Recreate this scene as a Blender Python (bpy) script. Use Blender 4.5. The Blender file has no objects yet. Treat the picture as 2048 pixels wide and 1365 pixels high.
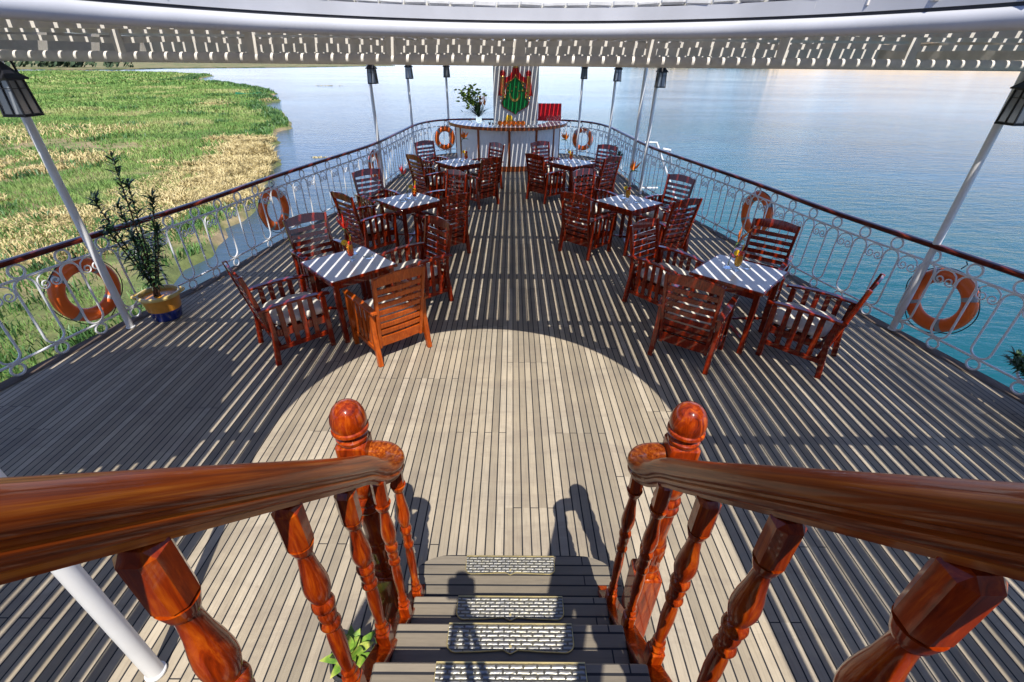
import bpy, math, random
import numpy as np
from mathutils import Vector, Matrix
random.seed(7)
rng = np.random.default_rng(7)
PI = math.pi
R = math.radians
scene = bpy.context.scene
COL = scene.collection

# ------------------------------------------------------------------ camera
CAMZ = 2.67
def camera():
    f, p, roll, yaw = 905.0, math.atan(560 / 905.0), R(0.6), 0.0042
    F = Vector((0, math.cos(p), -math.sin(p)))
    R0 = Vector((1, 0, 0)); D0 = Vector((0, -math.sin(p), -math.cos(p)))
    r = R0 * math.cos(roll) - D0 * math.sin(roll)
    d = R0 * math.sin(roll) + D0 * math.cos(roll)
    M = Matrix.Rotation(-yaw, 3, 'Z')
    F, r, d = M @ F, M @ r, M @ d
    cam = bpy.data.cameras.new('camera')
    cam.lens = f / 2048 * 36; cam.sensor_width = 36; cam.sensor_fit = 'HORIZONTAL'
    cam.clip_start = 0.03; cam.clip_end = 8000
    o = bpy.data.objects.new('view_camera', cam)
    m = Matrix((r, -d, -F)).transposed().to_4x4()
    m.translation = (0, 0, CAMZ)
    o.matrix_world = m
    COL.objects.link(o); scene.camera = o
camera()

# ------------------------------------------------------------------ light
SUN_DX, SUN_DY = -0.106, 0.616          # how far a shadow moves for each metre of height
S = Vector((-SUN_DX, -SUN_DY, 1)).normalized()
w = bpy.data.worlds.new('World'); scene.world = w; w.use_nodes = True
nt = w.node_tree
bg = nt.nodes['Background']
sky = nt.nodes.new('ShaderNodeTexSky'); sky.sky_type = 'NISHITA'; sky.sun_disc = False
sky.sun_elevation = math.asin(S.z); sky.sun_rotation = math.atan2(S.x, S.y)
sky.altitude = 1500; sky.air_density = 1.0; sky.dust_density = 0.2; sky.ozone_density = 3.0
tint = nt.nodes.new('ShaderNodeMix'); tint.data_type = 'RGBA'; tint.blend_type = 'MULTIPLY'; tint.inputs[0].default_value = 1.0
tint.inputs[7].default_value = (1.0, 0.95, 1.12, 1)
nt.links.new(sky.outputs[0], tint.inputs[6]); nt.links.new(tint.outputs[2], bg.inputs[0]); bg.inputs[1].default_value = 0.15
sun = bpy.data.lights.new('sun', 'SUN'); sun.energy = 4.8; sun.angle = R(0.4); sun.color = (1, 0.94, 0.85)
so = bpy.data.objects.new('sun', sun); so.rotation_euler = S.to_track_quat('Z', 'Y').to_euler(); COL.objects.link(so)
scene.view_settings.view_transform = 'Standard'; scene.view_settings.look = 'None'
scene.view_settings.exposure = 0.34; scene.view_settings.gamma = 1
scene.cycles.max_bounces = 8

# ------------------------------------------------------------------ materials
def lin(c):
    return tuple(((x / 255) / 12.92 if x / 255 <= 0.04045 else ((x / 255 + 0.055) / 1.055) ** 2.4) for x in c)
class N:
    def __init__(s, name):
        s.m = bpy.data.materials.new(name); s.m.use_nodes = True
        s.t = s.m.node_tree; s.b = s.t.nodes['Principled BSDF']
    def n(s, typ, **kw):
        nd = s.t.nodes.new('ShaderNode' + typ)
        for k, v in kw.items():
            if k.startswith('i_'):
                key = k[2:]
                key = int(key) if key.isdigit() else key.replace('_', ' ')
                nd.inputs[key].default_value = v
            else: setattr(nd, k, v)
        return nd
    def l(s, a, b): s.t.links.new(a, b)
    def math(s, op, a, b=None, c=None):
        nd = s.t.nodes.new('ShaderNodeMath'); nd.operation = op
        for i, v in enumerate((a, b, c)):
            if v is None: continue
            if isinstance(v, (int, float)): nd.inputs[i].default_value = v
            else: s.l(v, nd.inputs[i])
        return nd.outputs[0]
    def coord(s, kind='Object'):
        return s.n('TexCoord').outputs[kind]
    def pos(s): return s.n('NewGeometry').outputs['Position']
    def mapping(s, src, scale=(1, 1, 1), loc=(0, 0, 0)):
        mp = s.n('Mapping'); mp.inputs['Scale'].default_value = scale; mp.inputs['Location'].default_value = loc
        s.l(src, mp.inputs['Vector']); return mp.outputs[0]
    def noise(s, src, scale=5, detail=4, rough=0.55, dist=0):
        nd = s.n('TexNoise'); nd.inputs['Scale'].default_value = scale; nd.inputs['Detail'].default_value = detail
        nd.inputs['Roughness'].default_value = rough; nd.inputs['Distortion'].default_value = dist
        s.l(src, nd.inputs['Vector']); return nd.outputs[0]
    def ramp(s, src, stops, interp='LINEAR'):
        nd = s.n('ValToRGB'); cr = nd.color_ramp; cr.interpolation = interp
        while len(cr.elements) < len(stops): cr.elements.new(0.5)
        for e, (p, c) in zip(cr.elements, stops):
            e.position = p; e.color = (*c, 1) if not isinstance(c, (int, float)) else (c, c, c, 1)
        s.l(src, nd.inputs[0]); return nd.outputs[0]
    def mix(s, fac, a, b, mode='MIX'):
        nd = s.n('Mix'); nd.data_type = 'RGBA'; nd.blend_type = mode
        for i, v in ((0, fac), (6, a), (7, b)):
            if isinstance(v, (int, float)): nd.inputs[i].default_value = v
            elif isinstance(v, tuple): nd.inputs[i].default_value = (*v, 1)
            else: s.l(v, nd.inputs[i])
        return nd.outputs[2]
    def bump(s, h, strength=0.3, dist=0.01):
        nd = s.n('Bump'); nd.inputs['Strength'].default_value = strength; nd.inputs['Distance'].default_value = dist
        s.l(h, nd.inputs['Height']); s.l(nd.outputs[0], s.b.inputs['Normal'])
    def col(s, v):
        if isinstance(v, tuple): s.b.inputs['Base Color'].default_value = (*v, 1)
        else: s.l(v, s.b.inputs['Base Color'])
    def set(s, **kw):
        for k, v in kw.items():
            k = k.replace('_', ' ')
            if hasattr(v, 'links'): s.l(v, s.b.inputs[k])
            else: s.b.inputs[k].default_value = v

def simple(name, c, rough=0.5, metal=0.0, var=0.12, scale=12, coat=0, **kw):
    g = N(name)
    nz = g.noise(g.coord(), scale, 4)
    lo = tuple(x * (1 - var) for x in c); hi = tuple(min(1, x * (1 + var)) for x in c)
    g.col(g.ramp(nz, [(0.3, lo), (0.7, hi)]))
    g.set(Roughness=rough, Metallic=metal, Coat_Weight=coat, Coat_Roughness=0.08, **kw)
    return g.m

def wood(name, dark, mid, light, scale=(1, 1, 1), rough=0.28, coat=0.6, bump=0.05, axis='Z', rnd=True, tilt=0.0, dist=1.2):
    g = N(name)
    c = g.coord()
    if rnd:
        oi = g.n('ObjectInfo').outputs['Random']
        cx = g.n('CombineXYZ'); g.l(g.math('MULTIPLY', oi, 37.0), cx.inputs[0]); g.l(g.math('MULTIPLY', oi, 11.0), cx.inputs[2])
        va = g.n('VectorMath', operation='ADD'); g.l(c, va.inputs[0]); g.l(cx.outputs[0], va.inputs[1]); c = va.outputs[0]
    st = {'X': (0.12, 1, 1), 'Y': (1, 0.12, 1), 'Z': (1, 1, 0.12)}[axis]
    if tilt:
        mr = g.n('Mapping'); mr.inputs['Rotation'].default_value = (tilt, 0, 0); g.l(c, mr.inputs['Vector']); cr = mr.outputs[0]
    else: cr = c
    mp = g.mapping(cr, tuple(a * b for a, b in zip(st, scale)))
    n1 = g.noise(mp, 34, 6, 0.65, dist)
    n2 = g.noise(c, 3.5, 3)
    a = g.ramp(n1, [(0.28, dark), (0.5, mid), (0.75, light)])
    b = g.ramp(n2, [(0.3, tuple(x * 0.72 for x in (1, 1, 1))), (0.7, (1.15, 1.1, 1.05))])
    c2 = g.mix(1.0, a, b, 'MULTIPLY')
    if rnd: c2 = g.mix(1.0, c2, g.ramp(oi, [(0.0, (0.72, 0.70, 0.70)), (1.0, (1.12, 1.12, 1.15))]), 'MULTIPLY')
    g.col(c2)
    g.set(Roughness=rough, Coat_Weight=coat, Coat_Roughness=0.05, Coat_IOR=1.45, Specular_IOR_Level=0.1)
    g.bump(n1, bump, 0.004)
    return g.m

M = {}
M['mahogany'] = wood('varnished_mahogany', (0.07, 0.004, 0.001), (0.24, 0.017, 0.002), (0.43, 0.058, 0.006), rough=0.3, coat=1.0)
M['mahogany_sun'] = wood('sunlit_mahogany', (0.28, 0.040, 0.004), (0.48, 0.088, 0.008), (0.64, 0.150, 0.016), rough=0.3, coat=0.5)  # same mahogany, with full sunlight put into its orange colour
M['stair_wood'] = wood('glossy_stair_varnish', (0.06, 0.005, 0.001), (0.30, 0.032, 0.002), (0.60, 0.125, 0.006), rough=0.3, coat=0.7, bump=0.04)
M['rail_wood'] = wood('handrail_varnish', (0.07, 0.008, 0.002), (0.30, 0.055, 0.006), (0.62, 0.19, 0.020), rough=0.3, coat=0.45, axis='Y', scale=(2.6, 0.30, 2.6), tilt=R(44.4), dist=0.35)
M['topr_wood'] = wood('rail_cap_varnish', (0.07, 0.012, 0.008), (0.14, 0.022, 0.012), (0.26, 0.05, 0.022), rough=0.3, coat=0.5, axis='Y')
M['bar_wood'] = wood('bar_trim_wood', (0.20, 0.05, 0.015), (0.33, 0.09, 0.03), (0.45, 0.14, 0.05), rough=0.35, coat=0.4)
M['white'] = simple('white_gloss_paint', (0.78, 0.79, 0.80), 0.3, var=0.05, scale=5)
M['rimpaint'] = simple('chalky_rim_paint', (0.56, 0.57, 0.59), 0.4, var=0.1, scale=3)
M['iron'] = simple('white_painted_iron', (0.86, 0.88, 0.90), 0.45, var=0.07, scale=9)
M['cushion'] = simple('cream_cushion_cloth', (0.76, 0.71, 0.62), 0.9, var=0.12, scale=22)
M['tabletop'] = simple('white_table_laminate', (0.86, 0.85, 0.84), 0.22, var=0.03, scale=4)
M['black'] = simple('black_lantern_metal', (0.012, 0.013, 0.02), 0.4, var=0.3)
M['soil'] = simple('dark_soil', (0.03, 0.018, 0.010), 0.95, var=0.5, scale=60)
M['orange'] = simple('orange_buoy_plastic', (0.92, 0.15, 0.012), 0.4, var=0.16, scale=6, coat=0.2)
M['greyband'] = simple('grey_reflective_tape', (0.35, 0.38, 0.38), 0.35, var=0.1)
M['rope'] = simple('dark_rope', (0.035, 0.035, 0.04), 0.9, var=0.3, scale=80)
M['potyellow'] = simple('yellow_glazed_pot', (0.72, 0.30, 0.03), 0.3, var=0.12, coat=0.4)
M['potrim'] = simple('cream_glazed_rim', (0.75, 0.58, 0.20), 0.3, var=0.1, coat=0.4)
M['potblue'] = simple('blue_glazed_pot', (0.01, 0.03, 0.22), 0.25, var=0.15, coat=0.4)
M['red'] = simple('red_enamel', (0.65, 0.008, 0.015), 0.35, var=0.1)
M['drape'] = simple('painted_red_drape', (0.50, 0.01, 0.012), 0.45, var=0.25, scale=22)
M['green'] = simple('emblem_green', (0.004, 0.20, 0.045), 0.3, var=0.15)
M['gold'] = simple('gilded_moulding', (0.62, 0.40, 0.10), 0.35, metal=0.5, var=0.3, scale=30)
M['petal'] = simple('orange_petal', (0.85, 0.20, 0.01), 0.5, var=0.25, scale=40)
M['petalred'] = simple('red_petal', (0.80, 0.03, 0.01), 0.5, var=0.2, scale=40)
M['petalyellow'] = simple('yellow_fruit', (0.85, 0.55, 0.02), 0.45, var=0.12, scale=40)
M['bluepetal'] = simple('blue_petal', (0.08, 0.05, 0.45), 0.5, var=0.12)
M['stem'] = simple('green_stem', (0.08, 0.13, 0.03), 0.5, var=0.2, scale=30)
M['fruit'] = simple('orange_fruit', (0.85, 0.20, 0.01), 0.45, var=0.15, scale=30)
M['bark'] = simple('brown_stem', (0.12, 0.07, 0.04), 0.85, var=0.3, scale=40)
M['crust'] = simple('flaking_white_canvas', (0.70, 0.70, 0.68), 0.9, var=0.12, scale=20)
M['darkgap'] = simple('dark_rubber_strip', (0.03, 0.03, 0.035), 0.7)
M['tripod'] = simple('black_anodised_metal', (0.02, 0.02, 0.022), 0.4)
M['awning'] = simple('cream_painted_wood', (0.76, 0.73, 0.68), 0.55, var=0.12, scale=8)
M['shade_sheet'] = simple('grey_shade_sheet', (0.4, 0.4, 0.38), 0.9, var=0.1)
M['tree'] = simple('far_tree_foliage', (0.045, 0.075, 0.035), 0.95, var=0.5, scale=0.3)

def leafmat(name, a, b, c, scale=6, trans=0.25):
    g = N(name)
    oi = g.noise(g.pos(), scale, 3)
    g.col(g.ramp(oi, [(0.3, a), (0.5, b), (0.72, c)]))
    g.set(Roughness=0.5, Transmission_Weight=0.0)
    g.b.inputs['Subsurface Weight'].default_value = 0.0
    return g.m
M['oleander'] = leafmat('oleander_leaf', (0.018, 0.045, 0.016), (0.035, 0.085, 0.028), (0.07, 0.15, 0.045))
M['bright_leaf'] = leafmat('pale_green_leaf', (0.05, 0.16, 0.02), (0.20, 0.34, 0.04), (0.62, 0.60, 0.14), 14)

def glass(name, c=(1, 1, 1), rough=0.02):
    g = N(name); g.col(c); g.set(Roughness=rough, Transmission_Weight=1.0, IOR=1.2)
    nz = g.noise(g.coord(), 8, 2); g.bump(nz, 0.02, 0.002)
    return g.m
M['glass'] = glass('clear_glass', (0.95, 0.98, 0.98))
M['pane'] = simple('frosted_lantern_glass', (0.20, 0.22, 0.25), 0.12, var=0.2, scale=4, coat=0.5)
def drink():
    g = N('sunrise_cocktail')
    sp = g.n('SeparateXYZ'); g.l(g.coord(), sp.inputs[0])
    g.col(g.ramp(g.math('MULTIPLY', sp.outputs[2], 5.0), [(0.3, (0.85, 0.03, 0.01)), (0.55, (0.9, 0.16, 0.01)), (0.8, (0.95, 0.42, 0.02))]))
    g.set(Roughness=0.1); return g.m
M['drink'] = drink()
def drink2():
    g = N('amber_cocktail')
    sp = g.n('SeparateXYZ'); g.l(g.coord(), sp.inputs[0])
    g.col(g.ramp(g.math('MULTIPLY', sp.outputs[2], 5.0), [(0.3, (0.9, 0.42, 0.02)), (0.7, (0.9, 0.3, 0.01)), (0.85, (0.85, 0.05, 0.01))]))
    g.set(Roughness=0.1); return g.m
M['drink2'] = drink2()

def teak_planks(name, width=0.0600, across='X', length=3.6, x0=0.031, tone=1.0):
    g = N(name)
    sp = g.n('SeparateXYZ'); g.l(g.coord(), sp.inputs[0])
    X, Y = (sp.outputs[0], sp.outputs[1]) if across == 'X' else (sp.outputs[1], sp.outputs[0])
    u = g.math('DIVIDE', g.math('ADD', X, x0), width)
    idx = g.math('FLOOR', u); fr = g.math('SUBTRACT', u, idx)
    edge = g.math('ABSOLUTE', g.math('SUBTRACT', fr, 0.5))
    caulk = g.math('GREATER_THAN', edge, 0.425)
    # butt joints: neighbours share a joint on every other plank
    alt = g.math('MULTIPLY', g.math('MODULO', g.math('ABSOLUTE', idx), 2.0), 0.5)
    grp = g.n('TexWhiteNoise', noise_dimensions='1D'); g.l(g.math('FLOOR', g.math('DIVIDE', idx, 7.0)), grp.inputs['W'])
    v = g.math('ADD', g.math('ADD', g.math('DIVIDE', Y, length), alt), g.math('ROUND', g.math('MULTIPLY', grp.outputs[0], 5)))
    grp2 = g.math('MULTIPLY', g.math('ROUND', g.math('MULTIPLY', grp.outputs[0], 4)), 0.21)
    v = g.math('ADD', v, grp2)
    vi = g.math('FLOOR', v); vf = g.math('SUBTRACT', v, vi)
    butt = g.math('LESS_THAN', g.math('ABSOLUTE', g.math('SUBTRACT', vf, 0.5)), 0.003 / length)
    line = g.math('MAXIMUM', caulk, butt)
    rnd = g.n('TexWhiteNoise', noise_dimensions='2D')
    cx = g.n('CombineXYZ'); g.l(idx, cx.inputs[0]); g.l(vi, cx.inputs[1]); g.l(cx.outputs[0], rnd.inputs['Vector'])
    # grain follows the plank
    cg = g.n('CombineXYZ'); g.l(g.math('ADD', g.math('MULTIPLY', X, 60.0), g.math('MULTIPLY', rnd.outputs[0], 90.0)), cg.inputs[0]); g.l(g.math('MULTIPLY', Y, 3.0), cg.inputs[1])
    grain = g.noise(cg.outputs[0], 1.6, 6, 0.7, 0.6)
    t = tone
    base = g.ramp(rnd.outputs[0], [(0.0, (0.29*t, 0.25*t, 0.185*t)), (0.35, (0.36*t, 0.31*t, 0.23*t)), (0.7, (0.41*t, 0.355*t, 0.265*t)), (1.0, (0.49*t, 0.43*t, 0.33*t))])
    gr = g.ramp(grain, [(0.25, 0.74), (0.5, 1.0), (0.8, 1.12)])
    c = g.mix(1.0, base, gr, 'MULTIPLY')
    blot = g.noise(g.coord(), 1.3, 5, 0.6)
    c = g.mix(1.0, c, g.ramp(blot, [(0.3, (0.80, 0.80, 0.82)), (0.65, (1.06, 1.03, 1.0))]), 'MULTIPLY')
    spots = g.noise(g.coord(), 9, 3, 0.6)
    c = g.mix(g.ramp(spots, [(0.68, 0.0), (0.76, 0.35)]), c, (0.16, 0.12, 0.09))
    st = g.noise(g.mapping(g.coord(), (0.5, 2.0, 1)), 2.2, 6, 0.7, 0.8)
    c = g.mix(g.ramp(st, [(0.47, 0.0), (0.68, 0.45)]), c, (0.20*t, 0.16*t, 0.13*t))
    g.col(g.mix(line, c, (0.010, 0.011, 0.015)))
    g.set(Roughness=g.ramp(grain, [(0.3, 0.62), (0.7, 0.82)]))
    h = g.math('SUBTRACT', g.math('MULTIPLY', grain, 0.25), line)
    g.bump(h, 0.5, 0.003)
    return g.m
M['deck'] = teak_planks('weathered_teak_deck')
M['tread'] = teak_planks('worn_stair_teak', 0.058, 'Y', 5.0, 0.0, 0.58)
M['margin'] = wood('dark_margin_plank', (0.10, 0.075, 0.055), (0.17, 0.13, 0.10), (0.26, 0.20, 0.15), rough=0.7, coat=0.0, axis='Y')

def brass():
    g = N('worn_embossed_tread_plate')
    c = g.coord()
    br = g.n('TexBrick'); br.inputs['Scale'].default_value = 1.0
    br.inputs['Brick Width'].default_value = 0.046; br.inputs['Row Height'].default_value = 0.0155
    br.inputs['Mortar Size'].default_value = 0.0062; br.inputs['Mortar Smooth'].default_value = 1.0; br.squash = 1.0
    br.inputs['Color1'].default_value = (1, 1, 1, 1); br.inputs['Color2'].default_value = (0.9, 0.9, 0.9, 1); br.inputs['Mortar'].default_value = (0, 0, 0, 1)
    wob = g.n('TexNoise'); wob.inputs['Scale'].default_value = 60; g.l(c, wob.inputs['Vector'])
    wv = g.n('VectorMath', operation='SCALE'); wv.inputs['Scale'].default_value = 0.006; g.l(wob.outputs['Color'], wv.inputs[0])
    wa = g.n('VectorMath', operation='ADD'); g.l(c, wa.inputs[0]); g.l(wv.outputs[0], wa.inputs[1]); g.l(wa.outputs[0], br.inputs['Vector'])
    wear = g.noise(c, 30, 4)
    k = g.ramp(br.outputs[0], [(0.0, (0.09, 0.09, 0.09)), (0.6, (0.19, 0.19, 0.185)), (1.0, (0.36, 0.36, 0.35))])
    g.col(g.mix(g.ramp(wear, [(0.35, 0.0), (0.7, 0.35)]), k, (0.34, 0.30, 0.16)))
    g.set(Roughness=0.38, Metallic=0.6)
    g.bump(br.outputs[0], 0.6, 0.004)
    return g.m
M['plate'] = brass()
M['brassrim'] = simple('brass_rim', (0.62, 0.50, 0.22), 0.35, metal=0.6, var=0.2)

def water():
    g = N('river_water')
    p = g.pos()
    sp = g.n('SeparateXYZ'); g.l(p, sp.inputs[0])
    m1 = g.mapping(p, (0.55, 1.5, 1)); n1 = g.noise(m1, 0.8, 6, 0.62, 0.5)
    m2 = g.mapping(p, (1.0, 2.2, 1)); n2 = g.noise(m2, 3.2, 3, 0.6, 0.2)
    m3 = g.mapping(p, (0.03, 0.07, 1)); n3 = g.noise(m3, 1, 4, 0.5, 0.4)
    wind = g.ramp(g.noise(g.mapping(p, (0.012, 0.03, 1)), 1, 4, 0.6, 0.6), [(0.35, 0.45), (0.65, 1.25)])
    h = g.math('MULTIPLY', wind, g.math('ADD', g.math('MULTIPLY', n1, 1.0), g.math('MULTIPLY', n2, 0.25)))
    g.bump(h, g_bump, 0.16)
    big = g.ramp(n3, [(0.3, (0.002, 0.066, 0.085)), (0.7, (0.006, 0.105, 0.115))])
    # muddy shallows along the left bank
    shal = g.ramp(g.math('MULTIPLY', sp.outputs[0], -0.05), [(0.1, 0.0), (0.75, 1.0)])
    g.col(g.mix(shal, big, (0.05, 0.085, 0.11)))
    g.set(Roughness=0.08, IOR=1.36)
    return g.m
g_bump = 0.5
M['water'] = water()

def ground():
    g = N('reed_bank_ground')
    p = g.pos()
    n = g.noise(p, 0.12, 5, 0.6, 0.3)
    n2 = g.noise(p, 1.7, 5, 0.7)
    a = g.ramp(n, [(0.3, (0.10, 0.14, 0.035)), (0.47, (0.17, 0.20, 0.06)), (0.56, (0.34, 0.27, 0.13)), (0.7, (0.42, 0.31, 0.18))])
    g.col(g.mix(1.0, a, g.ramp(n2, [(0.25, 0.45), (0.7, 1.1)]), 'MULTIPLY'))
    g.set(Roughness=0.95); g.bump(n2, 0.7, 0.15)
    return g.m
M['ground'] = ground()
def grassmat():
    g = N('reeds_green_and_straw')
    p = g.pos()
    n = g.noise(g.mapping(p, (1, 0.7, 1)), 0.10, 4, 0.6, 0.6)
    n2 = g.noise(p, 1.3, 3, 0.6)
    nz = g.math('ADD', g.math('MULTIPLY', n, 0.75), g.math('MULTIPLY', n2, 0.25))
    g.col(g.ramp(nz, [(0.30, (0.06, 0.15, 0.03)), (0.43, (0.14, 0.28, 0.055)), (0.52, (0.22, 0.34, 0.075)), (0.60, (0.42, 0.44, 0.16)), (0.70, (0.62, 0.52, 0.26))]))
    g.set(Roughness=0.8)
    return g.m
M['grass'] = grassmat()
M['tallreed'] = leafmat('fresh_tall_reed', (0.035, 0.09, 0.02), (0.07, 0.17, 0.035), (0.16, 0.28, 0.06), 0.7)
def strawmat():
    g = N('dry_straw')
    n = g.noise(g.pos(), 1.2, 4, 0.6)
    g.col(g.ramp(n, [(0.3, (0.30, 0.23, 0.09)), (0.55, (0.64, 0.52, 0.24)), (0.75, (0.80, 0.68, 0.38))]))
    g.set(Roughness=0.85); return g.m
M['straw'] = strawmat()
def hillmat():
    g = N('desert_cliff')
    p = g.pos()
    n = g.noise(g.mapping(p, (1, 1, 3)), 0.012, 6, 0.65)
    g.col(g.ramp(n, [(0.3, (0.45, 0.33, 0.21)), (0.55, (0.70, 0.54, 0.36)), (0.75, (0.82, 0.66, 0.46))]))
    g.set(Roughness=0.95); return g.m
M['hill'] = hillmat()

# ------------------------------------------------------------------ mesh helpers
class MB:
    def __init__(s): s.v = []; s.f = []; s.sm = []; s.uvs = None
    def add(s, vs, fs, T=None, smooth=False):
        o = len(s.v)
        if T is not None: vs = [T @ Vector(v) for v in vs]
        s.v += [tuple(v) for v in vs]; s.f += [tuple(i + o for i in f) for f in fs]; s.sm += [smooth] * len(fs)
        return s
    def box(s, cx, cy, cz, sx, sy, sz, T=None, b=0.0):
        x, y, z = sx / 2, sy / 2, sz / 2
        if b <= 0:
            vs = [(cx+i*x, cy+j*y, cz+k*z) for k in (-1, 1) for j in (-1, 1) for i in (-1, 1)]
            return s.add(vs, [(0,2,3,1),(4,5,7,6),(0,1,5,4),(2,6,7,3),(0,4,6,2),(1,3,7,5)], T)
        b = min(b, x*0.9, y*0.9, z*0.9)
        vs = []; fs = []
        # chamfered box
        P = {}
        for i in (-1, 1):
            for j in (-1, 1):
                for k in (-1, 1):
                    for a in range(3):
                        q = [i*(x-b), j*(y-b), k*(z-b)]; q[a] = (i*x, j*y, k*z)[a]
                        P[(i,j,k,a)] = len(vs); vs.append((cx+q[0], cy+q[1], cz+q[2]))
        def face(l, n):
            c = sum((Vector(vs[i]) for i in l), Vector()) / len(l)
            nn = (Vector(vs[l[1]])-Vector(vs[l[0]])).cross(Vector(vs[l[2]])-Vector(vs[l[1]]))
            if nn.dot(n) < 0: l = l[::-1]
            fs.append(tuple(l))
        for sg in (-1, 1):
            face([P[(sg,j,k,0)] for j,k in ((-1,-1),(1,-1),(1,1),(-1,1))], Vector((sg,0,0)))
            face([P[(i,sg,k,1)] for i,k in ((-1,-1),(1,-1),(1,1),(-1,1))], Vector((0,sg,0)))
            face([P[(i,j,sg,2)] for i,j in ((-1,-1),(1,-1),(1,1),(-1,1))], Vector((0,0,sg)))
        for i in (-1, 1):
            for j in (-1, 1):
                face([P[(i,j,-1,0)],P[(i,j,1,0)],P[(i,j,1,1)],P[(i,j,-1,1)]], Vector((i,j,0)))
                face([P[(i,-1,j,0)],P[(i,1,j,0)],P[(i,1,j,2)],P[(i,-1,j,2)]], Vector((i,0,j)))
                face([P[(-1,i,j,1)],P[(1,i,j,1)],P[(1,i,j,2)],P[(-1,i,j,2)]], Vector((0,i,j)))
                for k in (-1, 1): face([P[(i,j,k,0)],P[(i,j,k,1)],P[(i,j,k,2)]], Vector((i,j,k)))
        return s.add(vs, fs, T)
    def bar(s, a, b, wx, wy, up=(0,0,1), bev=0.0):
        a, b = Vector(a), Vector(b); d = b - a; L = d.length; d.normalize()
        u = Vector(up)
        if abs(d.dot(u)) > 0.99: u = Vector((0,1,0))
        x = u.cross(d).normalized(); y = d.cross(x)
        T = Matrix((x, y, d)).transposed().to_4x4(); T.translation = (a + b) / 2
        return s.box(0, 0, 0, wx, wy, L, T, bev)
    def tube(s, pts, r, n=8, closed=False, cap=True):
        pts = [Vector(p) for p in pts]; m = len(pts)
        rr = r if isinstance(r, (list, tuple)) else [r] * m
        vs = []; prev = None
        for i, p in enumerate(pts):
            if closed: t = pts[(i+1) % m] - pts[i-1]
            else: t = pts[min(i+1, m-1)] - pts[max(i-1, 0)]
            t.normalize()
            if prev is None:
                u = Vector((0,0,1)) if abs(t.z) < 0.9 else Vector((1,0,0))
                x = t.cross(u).normalized()
            else: x = (prev - t * prev.dot(t)).normalized()
            prev = x; y = t.cross(x)
            for k in range(n):
                a = 2*PI*k/n; vs.append(p + (x*math.cos(a) + y*math.sin(a)) * rr[i])
        fs = []
        for i in range(m if closed else m-1):
            for k in range(n):
                a, b = i*n+k, i*n+(k+1) % n; c, d = ((i+1) % m)*n+(k+1) % n, ((i+1) % m)*n+k
                fs.append((a, b, c, d))
        if cap and not closed: fs += [tuple(range(n))[::-1], tuple((m-1)*n+k for k in range(n))]
        return s.add(vs, fs, None, True)
    def lathe(s, prof, n=20, T=None, squash=None):
        vs = []; fs = []
        for (r, z) in prof:
            for k in range(n):
                a = 2*PI*k/n; vs.append((r*math.cos(a), r*math.sin(a), z))
        m = len(prof)
        for i in range(m-1):
            for k in range(n):
                fs.append((i*n+k, i*n+(k+1) % n, (i+1)*n+(k+1) % n, (i+1)*n+k))
        if prof[0][0] > 1e-4: fs.append(tuple(range(n))[::-1])
        if prof[-1][0] > 1e-4: fs.append(tuple((m-1)*n+k for k in range(n)))
        return s.add(vs, fs, T, True)
    def prism(s, poly, z0, z1, T=None, smooth=False):
        n = len(poly)
        vs = [(x, y, z0) for x, y in poly] + [(x, y, z1) for x, y in poly]
        fs = [tuple(range(n))[::-1], tuple(range(n, 2*n))] + [(i, (i+1) % n, n+(i+1) % n, n+i) for i in range(n)]
        return s.add(vs, fs, T, smooth)
    def sweep(s, pts, prof, ups=None, closed=False, cap=True, side=None):
        """prof: list of (right, up) around pts; smooth"""
        pts = [Vector(p) for p in pts]; m = len(pts); n = len(prof); vs = []
        for i, p in enumerate(pts):
            t = (pts[(i+1) % m] - pts[i-1]) if closed else pts[min(i+1, m-1)] - pts[max(i-1, 0)]
            t.normalize(); u0 = Vector((0,0,1)); x = t.cross(u0).normalized(); y = x.cross(t)
            for a, b in prof: vs.append(p + x*a + y*b)
        fs = []
        for i in range(m if closed else m-1):
            for k in range(n):
                fs.append((i*n+k, ((i+1) % m)*n+k, ((i+1) % m)*n+(k+1) % n, i*n+(k+1) % n))
        if cap and not closed: fs += [tuple(range(n)), tuple((m-1)*n+k for k in range(n))[::-1]]
        return s.add(vs, fs, None, True)
    def build(s, name, mat, parent=None, loc=None, sharp=35):
        me = bpy.data.meshes.new(name); me.from_pydata(s.v, [], s.f)
        me.polygons.foreach_set('use_smooth', s.sm)
        if any(s.sm):
            try: me.set_sharp_from_angle(angle=R(sharp))
            except Exception: pass
        me.update(); me.materials.append(mat if not isinstance(mat, str) else M[mat])
        o = bpy.data.objects.new(name, me); COL.objects.link(o)
        if parent is not None: o.parent = parent
        if loc is not None: o.location = loc
        return o

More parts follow.
